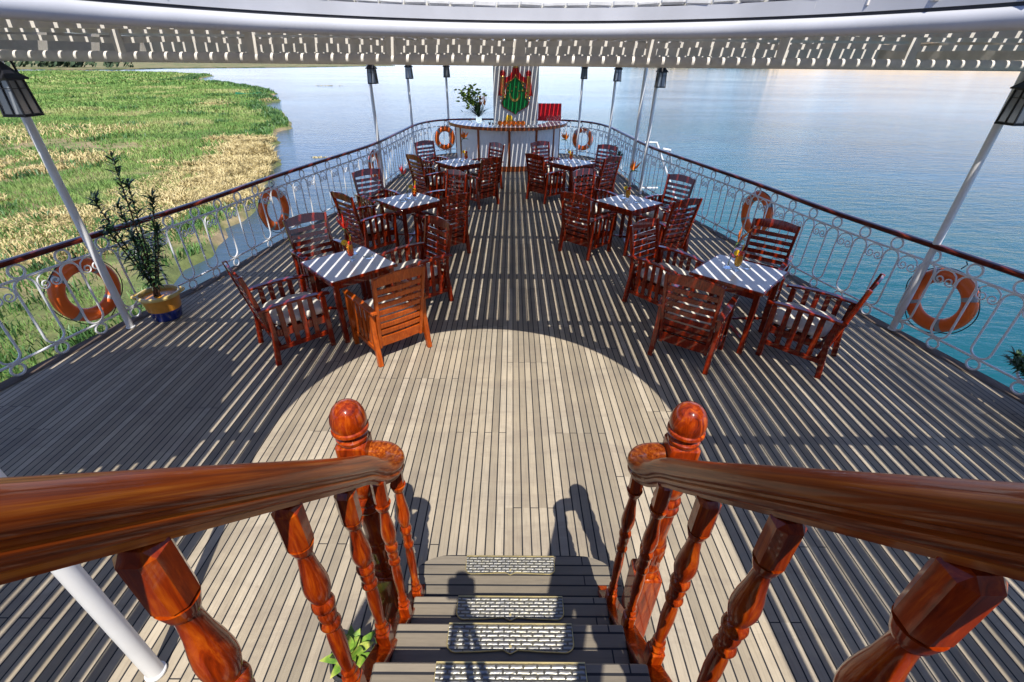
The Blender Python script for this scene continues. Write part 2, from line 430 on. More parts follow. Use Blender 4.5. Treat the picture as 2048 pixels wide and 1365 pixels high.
def tag(o, label=None, cat=None, group=None, kind=None):
    if label: o['label'] = label
    if cat: o['category'] = cat
    if group: o['group'] = group
    if kind: o['kind'] = kind
    return o
def empty(name, loc=(0,0,0), rz=0):
    o = bpy.data.objects.new(name, None); o.location = loc; o.rotation_euler = (0,0,rz); o.empty_display_size = 0.1
    COL.objects.link(o); return o
def copy_tree(o, parent=None):
    c = o.copy(); COL.objects.link(c)
    if parent is not None: c.parent = parent
    for ch in list(o.children): copy_tree(ch, c)
    return c
def catmull(P, n=8, closed=False):
    P = [Vector(p) for p in P]; out = []; m = len(P)
    rngi = range(m) if closed else range(m-1)
    for i in rngi:
        p0 = P[i-1] if (closed or i > 0) else P[0]*2-P[1]
        p1, p2 = P[i], P[(i+1) % m]
        p3 = P[(i+2) % m] if (closed or i+2 < m) else P[-1]*2-P[-2]
        for k in range(n):
            t = k/n
            out.append(0.5*((2*p1)+(p2-p0)*t+(2*p0-5*p1+4*p2-p3)*t*t+(3*p1-p0-3*p2+p3)*t**3))
    if not closed: out.append(P[-1])
    return out

exec_order = []
# ------------------------------------------------------------------ deck outline
HALF = [(-9, 5.6), (-5, 5.55), (-1.5, 5.4), (0.8, 5.25), (2.4, 5.02), (3.5, 4.80), (4.5, 4.56), (6.0, 4.18), (7.5, 3.92), (9.0, 3.60), (11.0, 3.18),
        (13.0, 3.02), (14.4, 2.93), (15.3, 2.76), (15.95, 2.42), (16.35, 1.85), (16.5, 1.1)]
edgeR = [Vector((x, y, 0)) for y, x in HALF]
edge = edgeR + [Vector((-p.x, p.y, 0)) for p in reversed(edgeR)]
edge = catmull(edge, 6)          # starboard (right) bow-side round the stern to port
def offset_path(path, d):
    out = []
    for i, p in enumerate(path):
        t = (path[min(i+1, len(path)-1)] - path[max(i-1, 0)]).normalized()
        nrm = Vector((t.y, -t.x, 0))   # outward for this winding
        out.append(p + nrm*d)
    return out
mb = MB(); e2 = offset_path(edge, 0.06)
mb.prism([(p.x, p.y) for p in e2], -0.06, 0.0)
deck = mb.build('deck', 'deck'); tag(deck, kind='structure')
mb = MB(); inn, out = offset_path(edge, -0.07), offset_path(edge, 0.075)
n = len(edge)
vs = [(p.x, p.y, 0.006) for p in inn] + [(p.x, p.y, 0.006) for p in out] + [(p.x, p.y, -0.16) for p in out]
fs = [(i, i+n, i+1+n, i+1) for i in range(n-1)] + [(i+n, i+2*n, i+1+2*n, i+1+n) for i in range(n-1)]
mb.add(vs, fs)
tag(mb.build('deck_margin', 'margin'), kind='structure')
# the ship's side under the deck
mb = MB(); h1 = offset_path(edge, -0.06); h2 = offset_path(edge, -0.5)
vs = [(p.x, p.y, -0.07) for p in h1] + [(p.x, p.y, -0.5) for p in h1] + [(p.x, p.y, -6.4) for p in h2]
fs = [(i, i+1, i+1+n, i+n) for i in range(n-1)] + [(i+n, i+1+n, i+1+2*n, i+2*n) for i in range(n-1)]
mb.add(vs, fs); tag(mb.build('ship_hull', 'white'), kind='structure')

# ------------------------------------------------------------------ water, banks, hills
WZ = -6.0
mb = MB(); mb.add([(-4000,-400,WZ),(4000,-400,WZ),(4000,5000,WZ),(-4000,5000,WZ)], [(0,1,2,3)])
tag(mb.build('water', 'water'), kind='structure')
shore = [(-15.0,-60),(-14.6,-20),(-14.0,4),(-14.1,12),(-14.2,15.2),(-15.5,18.4),(-16.2,22),(-16.8,26.5),(-18.2,32.2),(-19.4,36.7),(-21.9,43.5),(-23.7,47),(-27.5,52),(-28.0,58),
         (-32.0,68),(-37.7,82.7),(-42.9,93.2),(-51,103),(-55,112),(-57,122),(-64,134),(-70,150),(-82,168),(-98,186),(-120,210),(-140,216),(-146,240),(-158,264),(-172,300),(-215,330),(-262,352)]
inner = [(-300,340),(-297,310),(-282,290),(-268,268),(-330,230),(-600,190),(-600,-60)]
sh = []
for i in range(len(shore)-1):
    a, b = Vector((*shore[i],0)), Vector((*shore[i+1],0)); k = max(1, int((b-a).length/1.3)); k = min(k, 40)
    for j in range(k):
        p = a.lerp(b, j/k); sc = min(1.6, 0.25+0.012*p.length)
        sh.append((p.x + sc*(math.sin(p.y*1.9/sc)*0.5+math.sin(p.y*0.83/sc+1)*0.7+random.uniform(-0.35,0.35)), p.y))
poly = sh + inner
LZ = -5.72
mb = MB(); nn = len(sh)
mb.prism(poly, WZ-1.5, LZ)
# a muddy slope at the water's edge
vs = [(x, y, LZ+0.002) for x, y in sh] + [(x+0.55, y, WZ-0.1) for x, y in sh]
mb.add(vs, [(i, i+nn, i+nn+1, i+1) for i in range(nn-1)])
tag(mb.build('reed_bank', 'ground'), kind='structure')
tag(MB().prism([(-420,395),(-330,408),(-312,440),(-318,480),(-300,520),(-250,640),(-200,900),(-400,1500),(-2500,1500),(-2500,420),(-900,330)], WZ-1, -5.4).build('far_fields', 'ground'), kind='structure')

# reeds: blades gathered in tufts over the whole near bank
def in_poly(px, py, poly):
    c = np.zeros(len(px), bool); x = np.array([p[0] for p in poly]); y = np.array([p[1] for p in poly]); j = len(poly)-1
    for i in range(len(poly)):
        m = ((y[i] > py) != (y[j] > py))
        if y[i] != y[j]:
            xi = (x[j]-x[i])*(py-y[i])/(y[j]-y[i]) + x[i]
            c ^= m & (px < xi)
        j = i
    return c
def vnoise(x, y, s, seed):
    r = np.random.default_rng(seed); G = r.random((64, 64))
    u, v = x/s, y/s; i, j = np.floor(u).astype(int), np.floor(v).astype(int); a, b = u-i, v-j
    a = a*a*(3-2*a); b = b*b*(3-2*b); g = lambda p, q: G[p % 64, q % 64]
    return (g(i,j)*(1-a)+g(i+1,j)*a)*(1-b)+(g(i,j+1)*(1-a)+g(i+1,j+1)*a)*b
def blades(name, x, y, h, wd, lean, mat, z0=LZ, dead=None):
    n = len(x); a = rng.random(n)*2*PI; la = rng.random(n)*2*PI
    dx, dy = np.cos(a)*wd/2, np.sin(a)*wd/2; lx, ly = np.cos(la)*lean*h, np.sin(la)*lean*h
    V = np.zeros((n, 5, 3))
    V[:,0] = np.stack([x-dx, y-dy, np.full(n, z0)-0.02], 1); V[:,1] = np.stack([x+dx, y+dy, np.full(n, z0)-0.02], 1)
    V[:,2] = np.stack([x+dx*0.8+lx*0.35, y+dy*0.8+ly*0.35, z0+h*0.62], 1); V[:,3] = np.stack([x-dx*0.8+lx*0.35, y-dy*0.8+ly*0.35, z0+h*0.62], 1)
    V[:,4] = np.stack([x+lx, y+ly, z0+h*(1-0.25*lean)], 1)
    me = bpy.data.meshes.new(name); me.vertices.add(n*5); me.vertices.foreach_set('co', V.reshape(-1))
    base = (np.arange(n)*5)[:,None]
    quad = base + np.array([0,1,2,3]); tri = base + np.array([3,2,4])
    loops = np.concatenate([quad, tri], 1).reshape(-1)
    me.loops.add(n*7); me.loops.foreach_set('vertex_index', loops)
    st = np.stack([np.arange(n)*7, np.arange(n)*7+4], 1).reshape(-1)
    me.polygons.add(n*2); me.polygons.foreach_set('loop_start', st)
    me.polygons.foreach_set('loop_total', np.tile([4,3], n)); me.update(calc_edges=True); me.validate()
    me.materials.append(M[mat]); o = bpy.data.objects.new(name, me); COL.objects.link(o); return o
xs, ys, hs, ws = [], [], [], []
sp = [(p[0], p[1]) for p in poly]
for (y0, y1, dens, hh, ww) in ((2, 20, 95, 0.22, 0.024), (20, 45, 60, 0.30, 0.034), (45, 90, 24, 0.42, 0.065), (90, 180, 6, 0.6, 0.16), (180, 345, 1.3, 1.0, 0.45)):
    ymid = (y0+y1)/2
    xlo = -1.45*(y1+6); xhi = -13.0 if y1 < 30 else -10
    A = (xhi-xlo)*(y1-y0); n = int(A*dens)
    x = rng.uniform(xlo, xhi, n); y = rng.uniform(y0, y1, n)
    k = (x > -1.5*(y+5)) & in_poly(x, y, sp); x, y = x[k], y[k]
    g1 = vnoise(x, y, 7, 3)*0.6 + vnoise(x, y, 2.2, 4)*0.4
    bare = ((g1 < 0.36) & (y < 60)) | ((np.hypot((x+21.5)/4.5, (y-15.5)/2.2)+0.5*g1) < 1.2) | ((np.hypot((x+18.5)/1.8, (y-21)/5)+0.5*g1) < 1.1)
    k = (~bare) | (rng.random(len(x)) < 0.18); x, y, g1 = x[k], y[k], g1[k]
    xs.append(x); ys.append(y); hs.append(hh*(0.35+1.1*g1)*rng.uniform(0.6, 1.25, len(x))); ws.append(np.full(len(x), ww)*rng.uniform(0.7, 1.3, len(x)))
x, y, h, ww = map(np.concatenate, (xs, ys, hs, ws))
tag(blades('reed_grass', x, y, h, ww, 0.35+rng.random(len(x))*0.5, 'grass'), 'green and yellowing reeds and grass covering the river bank on the left', 'grass', kind='stuff')
# straw heaps along the shore
xs, ys, hs = [], [], []
for cx, cy, rx, ry, hh, n in ((-25.5,50,3.2,5.5,1.5,9000),(-22.6,43,2.6,3.5,0.9,5500),(-29,55,3.5,4,1.1,5000),(-20.3,37,2.0,3.2,0.6,3500),(-24,37,3,2.5,0.7,3000),(-55,118,5,5,1.2,1600),(-62,108,9,3,0.8,1500),(-47,103,5,3,.8,900)):
    a = rng.random(n)*2*PI; r = np.sqrt(rng.random(n))
    x = cx+np.cos(a)*r*rx; y = cy+np.sin(a)*r*ry; k = in_poly(x, y, sp)
    xs.append(x[k]); ys.append(y[k]); hs.append((hh*(1.05-r)*rng.uniform(0.5, 1.2, n))[k])
shn = [q for q in sh if 30 < q[1] < 60]
for _ in range(150):
    q = shn[random.randrange(len(shn))]; cx, cy = q[0]-abs(random.gauss(0.3, 3.2)), q[1]; n = 170
    xx, yy = rng.normal(cx, 0.7, n), rng.normal(cy, 0.55, n); k = in_poly(xx, yy, sp)
    xs.append(xx[k]); ys.append(yy[k]); hs.append((random.uniform(0.35, 0.9)*rng.uniform(0.4, 1.1, n))[k])
x, y, h = map(np.concatenate, (xs, ys, hs))
for x0, x1, y0, y1, n, hh in ((-46, -19, 27, 42, 24000, 0.34), (-78, -50, 52, 70, 3000, 0.6), (-60, -38, 40, 50, 4000, 0.4), (-30, -17, 20, 28, 9000, 0.25)):
    px_, py_ = rng.uniform(x0, x1, n), rng.uniform(y0, y1, n)
    den = vnoise(px_, py_, 3.1, 9)*0.5+vnoise(px_, py_, 9, 10)*0.5; k = in_poly(px_, py_, sp) & (den > 0.40)
    x = np.concatenate([x, px_[k]]); y = np.concatenate([y, py_[k]]); h = np.concatenate([h, (hh*rng.uniform(0.5, 1.4, n))[k]])
tag(blades('dry_reeds', x, y, h, 0.035+0.0011*np.abs(y), 0.5+rng.random(len(x))*0.9, 'straw'), 'bleached heaps of dry straw and reeds along the water edge', 'dry reeds', kind='stuff')

# taller clumps of fresh reeds standing out of the mat, thickest by the water
xs, ys = [], []
for _ in range(520):
    if random.random() < 0.45: q = sh[random.randrange(int(len(sh)*0.75))]; cx, cy = q[0]-random.uniform(0.2, 2.5), q[1]
    else: cy = 6*math.exp(random.uniform(0, 3.1)); cx = -14-random.random()*1.3*cy
    if 30 < cy < 60 and cx > -34-0.2*(cy-30): continue
    n = 60; cy = max(cy, -20); r = 0.35+0.006*abs(cy); xs.append(rng.normal(cx, r, n)); ys.append(rng.normal(cy, r, n))
x, y = np.concatenate(xs), np.concatenate(ys); k = in_poly(x, y, sp) & (y > 2); x, y = x[k], y[k]
tag(blades('tall_reeds', x, y, (0.40+0.003*y)*rng.uniform(0.5, 1.3, len(x)), 0.03+0.0016*y, 0.2+rng.random(len(x))*0.5, 'tallreed'), 'taller dark green clumps of reeds rising from the bank', 'reeds', kind='stuff')
# a small green boat drawn into the reeds, and scraps of weed adrift
BTX, BTY = -71.5, 139.5
bt = empty('rowing_boat', (BTX, BTY, WZ)); bt.rotation_euler = (0, 0, 0.25); tag(bt, 'small green rowing boat lying among the reeds at the tip of the bank', 'boat')
vs = []; fs = []; nb = 12
for k in range(nb+1):
    u = k/nb*2-1; wd = 0.85*(1-abs(u)**2.4); hh = 0.55+0.35*u*u
    for a, b in ((-wd, hh), (-wd*0.7, 0.1), (0, -0.15), (wd*0.7, 0.1), (wd, hh), (wd*0.85, hh), (0, 0.12), (-wd*0.85, hh)): vs.append((u*3.2, a, b))
for k in range(nb):
    for j in range(8): fs.append((k*8+j, (k+1)*8+j, (k+1)*8+(j+1) % 8, k*8+(j+1) % 8))
MB().add(vs, fs).build('hull', simple('green_boat_paint', (0.01, 0.25, 0.13), 0.5), bt)
MB().box(-0.9, 0, 0.5, 0.25, 1.35, 0.05).box(0.8, 0, 0.5, 0.25, 1.35, 0.05).build('bench', simple('brown_boat_bench', (0.25, 0.12, 0.07), 0.8), bt)
for cx, cy, r, n in ((-19.9, 49.8, 0.45, 60), (-18.6, 50.6, 0.25, 25), (-70, 200, 3, 50)):
    xs_, ys_ = rng.normal(cx, r, n), rng.normal(cy, r*0.3, n)
    tag(blades('floating_weed', xs_, ys_, 0.05+0.0008*cy*np.ones(n), 0.05+0.001*cy, 0.9+np.zeros(n), 'straw', WZ+0.01), 'scrap of brown weed adrift on the water', 'weed', kind='stuff')
# far bank: sandy cliffs, palm belt
def ridge(name, pts, depth, hfun, mat, z0=-6.2, seg=260):
    P = [Vector((*p, 0)) for p in pts]; P = catmull(P, seg//(len(P)-1)); vs = []; fs = []; rows = 9
    for i, p in enumerate(P):
        t = (P[min(i+1, len(P)-1)]-P[max(i-1, 0)]).normalized(); nr = Vector((-t.y, t.x, 0))
        if nr.y < 0: nr = -nr
        H = hfun(i/len(P))
        for k in range(rows):
            u = k/(rows-1); q = p + nr*(depth*u)
            vs.append((q.x, q.y, z0 + H*math.sin(u*PI/2)**0.6*(0.85+0.3*random.random()) if k else z0))
    for i in range(len(P)-1):
        for k in range(rows-1): fs.append((i*rows+k, (i+1)*rows+k, (i+1)*rows+k+1, i*rows+k+1))
    mb = MB(); mb.add(vs, fs, None, True); return tag(mb.build(name, mat, sharp=60), kind='structure')
def hf(u): return 34 + 44*(0.5+0.5*math.sin(u*17+1))*(0.5+0.5*math.sin(u*41)) + 26*math.exp(-((u-0.62)/0.16)**2) + 6*math.sin(u*150)
ridge('desert_hills', [(330,1600),(520,1420),(1000,1230),(1600,1100),(2600,900)], 260, hf, 'hill')
ridge('west_hills', [(-3200,1500),(-2200,1900),(-1500,2400),(-700,3000)], 300, lambda u: 30+10*math.sin(u*19)+5*math.sin(u*57), 'hill')
def far_scrub(name, pts, n, size, label, zz=-6):
    P = catmull([Vector((*p, 0)) for p in pts], 30); V = []; F = []
    mb = MB()
    for _ in range(n):
        p = P[random.randrange(len(P))] + Vector((random.gauss(0, 14), random.gauss(0, 8), 0)); s = size*random.uniform(0.5, 1.5)
        for _ in range(16):
            c = p + Vector((random.gauss(0, s*0.5), random.gauss(0, s*0.5), zz*0 + random.uniform(0.1, 1.0)*s)); c.z += zz
            r = s*random.uniform(0.16, 0.34); a = random.uniform(0, PI)
            q = [c + Vector((r*math.cos(a+k*PI/2.5)*random.uniform(.7, 1.2), r*math.sin(a+k*PI/2.5)*0.6, r*math.sin(a*1.7+k*2*PI/5)*0.9)) for k in range(5)]
            mb.add(q + [c+Vector((0, 0, r))], [(k, (k+1) % 5, 5) for k in range(5)])
    return tag(mb.build(name, 'tree'), label, 'trees', kind='stuff')
far_scrub('far_palm_belt', [(330,1560),(480,1400),(620,1360)], 260, 13, 'dark belt of trees along the far shore behind the awning')
far_scrub('far_bushes', [(-560,430),(-480,440),(-400,450),(-345,470)], 34, 6.5, 'dark bushes on the far field at the upper left', -5.4)
# ------------------------------------------------------------------ deck railing
def half_at(y):
    pts = [(p.y, p.x) for p in edge if p.x > 0]
    for (y0, x0), (y1, x1) in zip(pts, pts[1:]):
        if y0 <= y <= y1: return x0 + (x1-x0)*(y-y0)/(y1-y0+1e-9)
    return pts[0][1] if y < pts[0][0] else 0.6
def arc_walk(path, step, start=0.0):
    out = []; acc = -start
    for a, b in zip(path, path[1:]):
        L = (b-a).length
        while acc <= L:
            if acc >= 0: out.append((a.lerp(b, acc/L), (b-a).normalized()))
            acc += step
        acc -= L
    return out
PITCH = 0.41
def module_mesh():
    mb = MB(); r = 0.0112
    def P(l): return [(x, 0, z) for x, z in l]
    hw = 0.088
    loop = [(hw*math.cos(a), 0.768+hw*math.sin(a)) for a in np.linspace(0, PI, 9)] + [(hw*math.cos(a), 0.242+hw*math.sin(a)) for a in np.linspace(PI, 2*PI, 9)]
    mb.tube(P(loop), r, 6, closed=True)
    mb.tube(P([(0.066*math.cos(a), 0.932+0.066*math.sin(a)) for a in np.linspace(0, 2*PI, 17)[:-1]]), r, 6, closed=True)
    mb.tube(P([(0.058*math.cos(a), 0.078+0.058*math.sin(a)) for a in np.linspace(0, 2*PI, 17)[:-1]]), r, 6, closed=True)
    c = PITCH/2
    for sg in (-1, 1):
        pts = [(c, 0.850), (c+sg*0.045, 0.842), (c+sg*0.085, 0.812), (c+sg*0.103, 0.765)]
        for k in range(17):
            a = -0.05 - k/16*PI*2.6; rad = 0.052*(1-0.72*k/16)
            pts.append((c+sg*(0.050+rad*math.cos(a)), 0.735+rad*math.sin(a)))
        mb.tube(P(pts), 0.0078, 6)
    return mb
def railing(path, name, label, flip):
    t = empty(name, (path[0].x, path[0].y, 0)); tag(t, label, 'railing', 'wrought iron railings around the deck')
    o0 = Vector((path[0].x, path[0].y, 0)); L = [p-o0 for p in path]
    mb = MB(); mb.sweep([p+Vector((0,0,1.03)) for p in L], [(-0.05,-0.012),(-0.05,0.012),(-0.036,0.026),(0,0.032),(0.036,0.026),(0.05,0.012),(0.05,-0.012),(0.034,-0.022),(-0.034,-0.022)])
    mb.build('handrail', 'topr_wood', t)
    MB().tube([p+Vector((0,0,0.862)) for p in L], 0.0125, 6).build('upper_bar', 'iron', t)
    MB().tube([p+Vector((0,0,0.145)) for p in L], 0.0125, 6).build('lower_bar', 'iron', t)
    first = None
    for p, d in arc_walk(L, PITCH, 0.1):
        if first is None: o = module_mesh().build('scroll_panel', 'iron', t); first = o
        else: o = first.copy(); COL.objects.link(o); o.parent = t
        o.location = p; o.rotation_euler = (0, 0, math.atan2(d.y, d.x))
    return t
full = arc_walk(edge, 0.06)
pts = [p for p, d in full if p.y > -0.6]
i1 = next(i for i, p in enumerate(pts) if p.y > 15.9); i2 = len(pts)-1-next(i for i, p in enumerate(reversed(pts)) if p.y > 15.9)
railing(pts[:i1+1], 'deck_railing', 'white scrollwork railing with red wood top along the right side, open river behind it', 1)
railing(pts[i1:i2+1], 'deck_railing', 'short curved scrollwork railing across the far end behind the bar', 1)
railing(pts[i2:], 'deck_railing', 'white scrollwork railing with red wood top along the left side, grassy bank behind it', 1)

# ------------------------------------------------------------------ slatted awning
ZS = 2.87; PS = 0.1237; XC = 0.03; YC = 1.11; RAD = 1.78
aw = empty('slatted_awning', (XC, YC+RAD, ZS))
tag(aw, 'cream slatted awning with a curved white rim shading the deck', 'awning')
AO = Vector((XC, YC+RAD, ZS))
def back_start(x):
    d = RAD*RAD - (x-XC)**2
    return YC + math.sqrt(d) if d > 0 else -1.1
def y_end(x):
    ax = abs(x)-0.16
    for p in reversed([p for p in edge if p.x > 0]):
        if p.x >= ax: return p.y + 0.15
    return 1.0
mb = MB(); k0 = int(-5.6/PS)
SLOT0 = (0.09 - SUN_DX*ZS) % PS
for k in range(-46, 46):
    x = k*PS + SLOT0 + PS/2
    if abs(x) > 5.2: continue
    y0, y1 = back_start(x), y_end(x)
    if y0 > -1: y0 += 0.03
    if y1-y0 < 0.3: continue
    mb.box(x, (y0+y1)/2, ZS+0.012, PS-0.0235, y1-y0, 0.024, Matrix.Translation(-AO))
mb.build('roof_slats', 'awning', aw)
def beam_span(y):
    w = half_at(min(y, 15.4)) - 0.02 if y < 15.4 else (1.9 if y > 16 else 2.5)
    return w
for i, y in enumerate([-1.0, 1.03, 2.99, 6.10, 7.72, 9.27, 10.80, 12.40, 14.0, 15.6]):
    w = beam_span(y); mb = MB()
    def seg(xa, xb):
        n = 14; vs = []; 
        for k in range(n+1):
            x = xa + (xb-xa)*k/n; z = 2.742 - 0.03*(x/5.0)**2
            if y < 4: z = 2.80
            for yy, zz in ((y-0.03, z), (y+0.03, z), (y+0.03, ZS-0.002), (y-0.03, ZS-0.002)): vs.append((xa + (xb-xa)*k/n - AO.x, yy-AO.y, zz-AO.z))
        fs = []
        for k in range(n):
            for j in range(4): fs.append((k*4+j, (k+1)*4+j, (k+1)*4+(j+1) % 4, k*4+(j+1) % 4))
        fs += [(3,2,1,0), (n*4, n*4+1, n*4+2, n*4+3)]
        mb.add(vs, fs)
    if y < YC+RAD:
        e = RAD if y < YC else math.sqrt(RAD**2-(y-YC)**2)
        seg(-w, XC-e-0.03); seg(XC+e+0.03, w)
    else: seg(-w, w)
    mb.build('cross_beam', 'awning', aw)
ed = [p for p in offset_path(edge, 0.06) if p.y > -1.1]
MB().sweep([p+Vector((0,0,2.80))-AO for p in ed], [(-0.02,-0.085),(-0.02,0.066),(0.02,0.066),(0.02,-0.085)], cap=True).build('edge_beam', 'awning', aw)
# deep girder just beyond the opening
gw = half_at(4.41)+0.25; T = Matrix.Translation(-AO); yg = 4.41
MB().box(0, yg, 2.851, 2*gw, 0.035, 0.036, T).build('girder_top_chord', 'awning', aw)
mb = MB()
for a, b in zip([-gw, -3.2, -2.12, -0.99, 0.06, 1.13, 2.2, 3.26], [-3.2, -2.12, -0.99, 0.06, 1.13, 2.2, 3.26, gw]):
    P = [Vector((a+(b-a)*k/8, yg, 2.782+0.016*math.sin(k/8*PI))) - AO for k in range(9)]
    mb.sweep(P, [(-0.014,-0.019),(-0.014,0.019),(0.014,0.019),(0.014,-0.019)])
mb.build('girder_middle_chord', 'awning', aw)
MB().tube([(-gw-AO.x, yg-AO.y, 2.672-AO.z), (gw-AO.x, yg-AO.y, 2.672-AO.z)], 0.0385, 16).build('girder_bottom_tube', 'awning', aw)
for x in (-3.2, -2.12, -0.99, 0.06, 1.13, 2.2, 3.26):
    MB().box(x, yg-0.022, 2.765, 0.085, 0.012, 0.20, T, 0.003).build('girder_bracket', 'awning', aw)
# curved rim pipe, fascia and crumbling edge
def rim(off, z, y0=-1.1, n=56):
    r = RAD+off
    P = [Vector((XC-r, y0+(YC-y0)*k/10, z)) for k in range(10)] + [Vector((XC-r*math.cos(a), YC+r*math.sin(a), z)) for a in np.linspace(0, PI, n)] + [Vector((XC+r, YC+(y0-YC)*k/10, z)) for k in range(1, 11)]
    return [p-AO for p in P]
MB().tube(rim(0, 2.804), 0.035, 16).build('rim_pipe', 'rimpaint', aw)
MB().sweep(rim(-0.002, 2.843), [(-0.008,-0.006),(-0.008,0.005),(0.008,0.005),(0.008,-0.006)]).build('rim_seal', 'darkgap', aw)
MB().sweep(rim(0.0, 2.875), [(-0.014,-0.026),(-0.014,0.028),(0.014,0.028),(0.014,-0.026)]).build('fascia_board', 'rimpaint', aw)
mb = MB()
for p, d in arc_walk(rim(0.004, 2.920), 0.118):
    T2 = Matrix.Translation(p) @ Matrix.Rotation(math.atan2(d.y, d.x)+random.uniform(-.05, .05), 4, 'Z') @ Matrix.Rotation(random.uniform(-.05, .05), 4, 'Y')
    mb.box(0, 0, random.uniform(-.003, .003), random.uniform(0.106, 0.117), 0.045, random.uniform(0.026, 0.036), T2, 0.009)
mb.build('crumbling_edge', 'crust', aw)
MB().sweep(rim(0.040, 2.93), [(-0.012,-0.04),(-0.012,0.10),(0.012,0.10),(0.012,-0.04)]).build('canvas_edge', 'crust', aw)
# unseen sheet added over the left slats, outlined from the deck shadow it casts
cv = [(-5.3,3.2),(-4.6,3.70),(-4.14,4.06),(-3.5,4.13),(-3.07,4.03),(-2.82,3.78),(-2.64,3.24),(-2.52,2.84),(-2.62,2.55),(-3.3,2.4),(-5.4,2.0)]
cvp = [(x-SUN_DX*2.9, y-SUN_DY*2.9) for x, y in cv]
cc = catmull([Vector((x, y, 0)) for x, y in cvp], 5, True)
o = MB().prism([(p.x, p.y) for p in cc], ZS+0.027, ZS+0.06).build('added_shade_sheet', 'shade_sheet'); tag(o, 'unseen sheet added on top of the awning slats to cast the deck shadow', 'cover')

# upper deck the stairs climb to, with an unseen deckhouse added to block sky
ud = empty('sky_block_deckhouse', (0, -0.6, 0)); tag(ud, 'upper deck and an unseen deckhouse added behind the view to block the sky', 'deckhouse')
UT = Matrix.Translation((0, 0.6, 0))
MB().prism([(-5.2,-0.49),(5.2,-0.49),(5.3,-6),(-5.3,-6)], 2.03, 2.115, UT).build('upper_deck', 'deck', ud)
mb = MB(); mb.box(0, -1.0, 1.015, 10.3, 0.08, 2.02, UT)
for x in np.linspace(-4.8, 4.8, 17): mb.box(x, -0.948, 1.015, 0.08, 0.02, 1.98, UT)
mb.build('bulkhead', 'white', ud)
MB().box(0, -3.1, 3.4, 9.4, 0.12, 2.56, UT).build('cabin_wall', 'bar_wood', ud)
for x in (-3.8, -2.6, -1.4, 1.4, 2.6, 3.8):
    f = MB().box(x, -3.03, 3.5, 0.86, 0.03, 1.06, UT, 0.008).build('window', 'mahogany', ud); MB().box(x, -3.008, 3.5, 0.74, 0.012, 0.94, UT).build('window_pane', 'pane', f)
MB().box(0, -3.03, 3.15, 0.9, 0.04, 2.0, UT, 0.01).build('door', 'mahogany', ud)
MB().box(0, -4.6, 4.73, 9.8, 3.1, 0.08, UT).build('cabin_roof', 'white', ud)

# ------------------------------------------------------------------ posts and lanterns
def lantern_parts(parent, side):
    """a four sided lantern held on the deck side of the post"""
    L = bpy.data.objects.new('lantern', None)
    mb = MB(); s0, s1 = 0.068, 0.088; zb, zt = 2.235, 2.50      # narrower foot, wider head
    cx = 0.0
    def q(sz, z, i): return Vector((cx + (-sz, sz, sz, -sz)[i], (-sz, -sz, sz, sz)[i], z))
    for i in range(4):
        j = (i+1) % 4
        mb.bar(q(s1, zb, i), q(s0+0.006, zt, i), 0.012, 0.012)
        for sz, z in ((s1, zb), (s0+0.006, zt), (s1-0.006, zb+0.20)):
            mb.bar(q(sz, z, i), q(sz, z, j), 0.014 if z != zb+0.20 else 0.006, 0.014 if z != zb+0.20 else 0.006)
        mb.bar(q(s1, zb, i).lerp(q(s1, zb, j), 0.5), q(s0+0.006, zt, i).lerp(q(s0+0.006, zt, j), 0.5), 0.009, 0.009)
    mb.lathe([(0.145, zt), (0.148, zt+0.012), (0.095, zt+0.05), (0.05, zt+0.10), (0.02, zt+0.13), (0.018, zt+0.15), (0.026, zt+0.165), (0.0, zt+0.185)], 4, Matrix.Translation((cx, 0, 0)) @ Matrix.Rotation(PI/4, 4, 'Z'))
    mb.box(cx, 0, zb-0.008, 0.19, 0.19, 0.014)
    # curled bracket back to the post
    mb.tube([(0, 0.16, 2.36), (0.01, 0.11, 2.64), (0.01, 0.05, 2.70), (0, 0, 2.66), (0, 0, 2.62)], 0.009, 6)
    fr = mb.build('lantern', 'black', parent)
    g = MB()
    V = [q(s1-0.004, zb+0.008, i) for i in range(4)] + [q(s0, zt-0.006, i) for i in range(4)]
    g.add(V, [(0,1,5,4),(1,2,6,5),(2,3,7,6),(3,0,4,7)]); g.build('lantern_glass', 'pane', fr)
    MB().lathe([(0.012, 2.26), (0.014, 2.33), (0.026, 2.37), (0.02, 2.42), (0, 2.44)], 10).build('bulb', 'white', fr)
    return fr
def post(x, y, label, lantern=True, dx=0, dy=-0.14, r=0.036, top=2.86):
    t = empty('lamp_post' if lantern else 'awning_post', (x, y, 0))
    tag(t, label, 'post', 'white posts holding up the awning')
    mb = MB(); mb.lathe([(r*1.25, 0.007), (r*1.25, 0.018), (r*1.04, 0.024), (r, 0.04), (r, top)], 20)
    mb.build('pole', 'white', t)
    if lantern:
        fr = lantern_parts(t, 0); fr.location = (dx, dy, 0)
        fr.rotation_euler = (0, 0, -math.atan2(dx, -dy)*0 )
    return t
post(-4.40, 4.54, 'white lamp post by the potted oleander, its lantern the largest on the left', dx=0.12, dy=-0.13)
post(-3.13, 11.45, 'white lamp post with lantern on the left, beside the partly hidden orange lifebuoy', dx=0.10, dy=-0.13)
post(-2.95, 14.70, 'white lamp post with lantern on the left, second nearest the far end', dx=0.08, dy=-0.13)
post(-2.07, 16.30, 'white lamp post with lantern just left of the bar counter', dx=0.04, dy=-0.13)
post(4.52, 4.64, 'white lamp post rising in front of the nearest right lifebuoy', dx=0.0, dy=-0.14)
post(3.06, 11.05, 'white lamp post with lantern on the right next to a taller bare pole', dx=0.04, dy=-0.13)
post(3.02, 11.95, 'bare white pole without lantern beside the right lamp post', lantern=False, r=0.042)
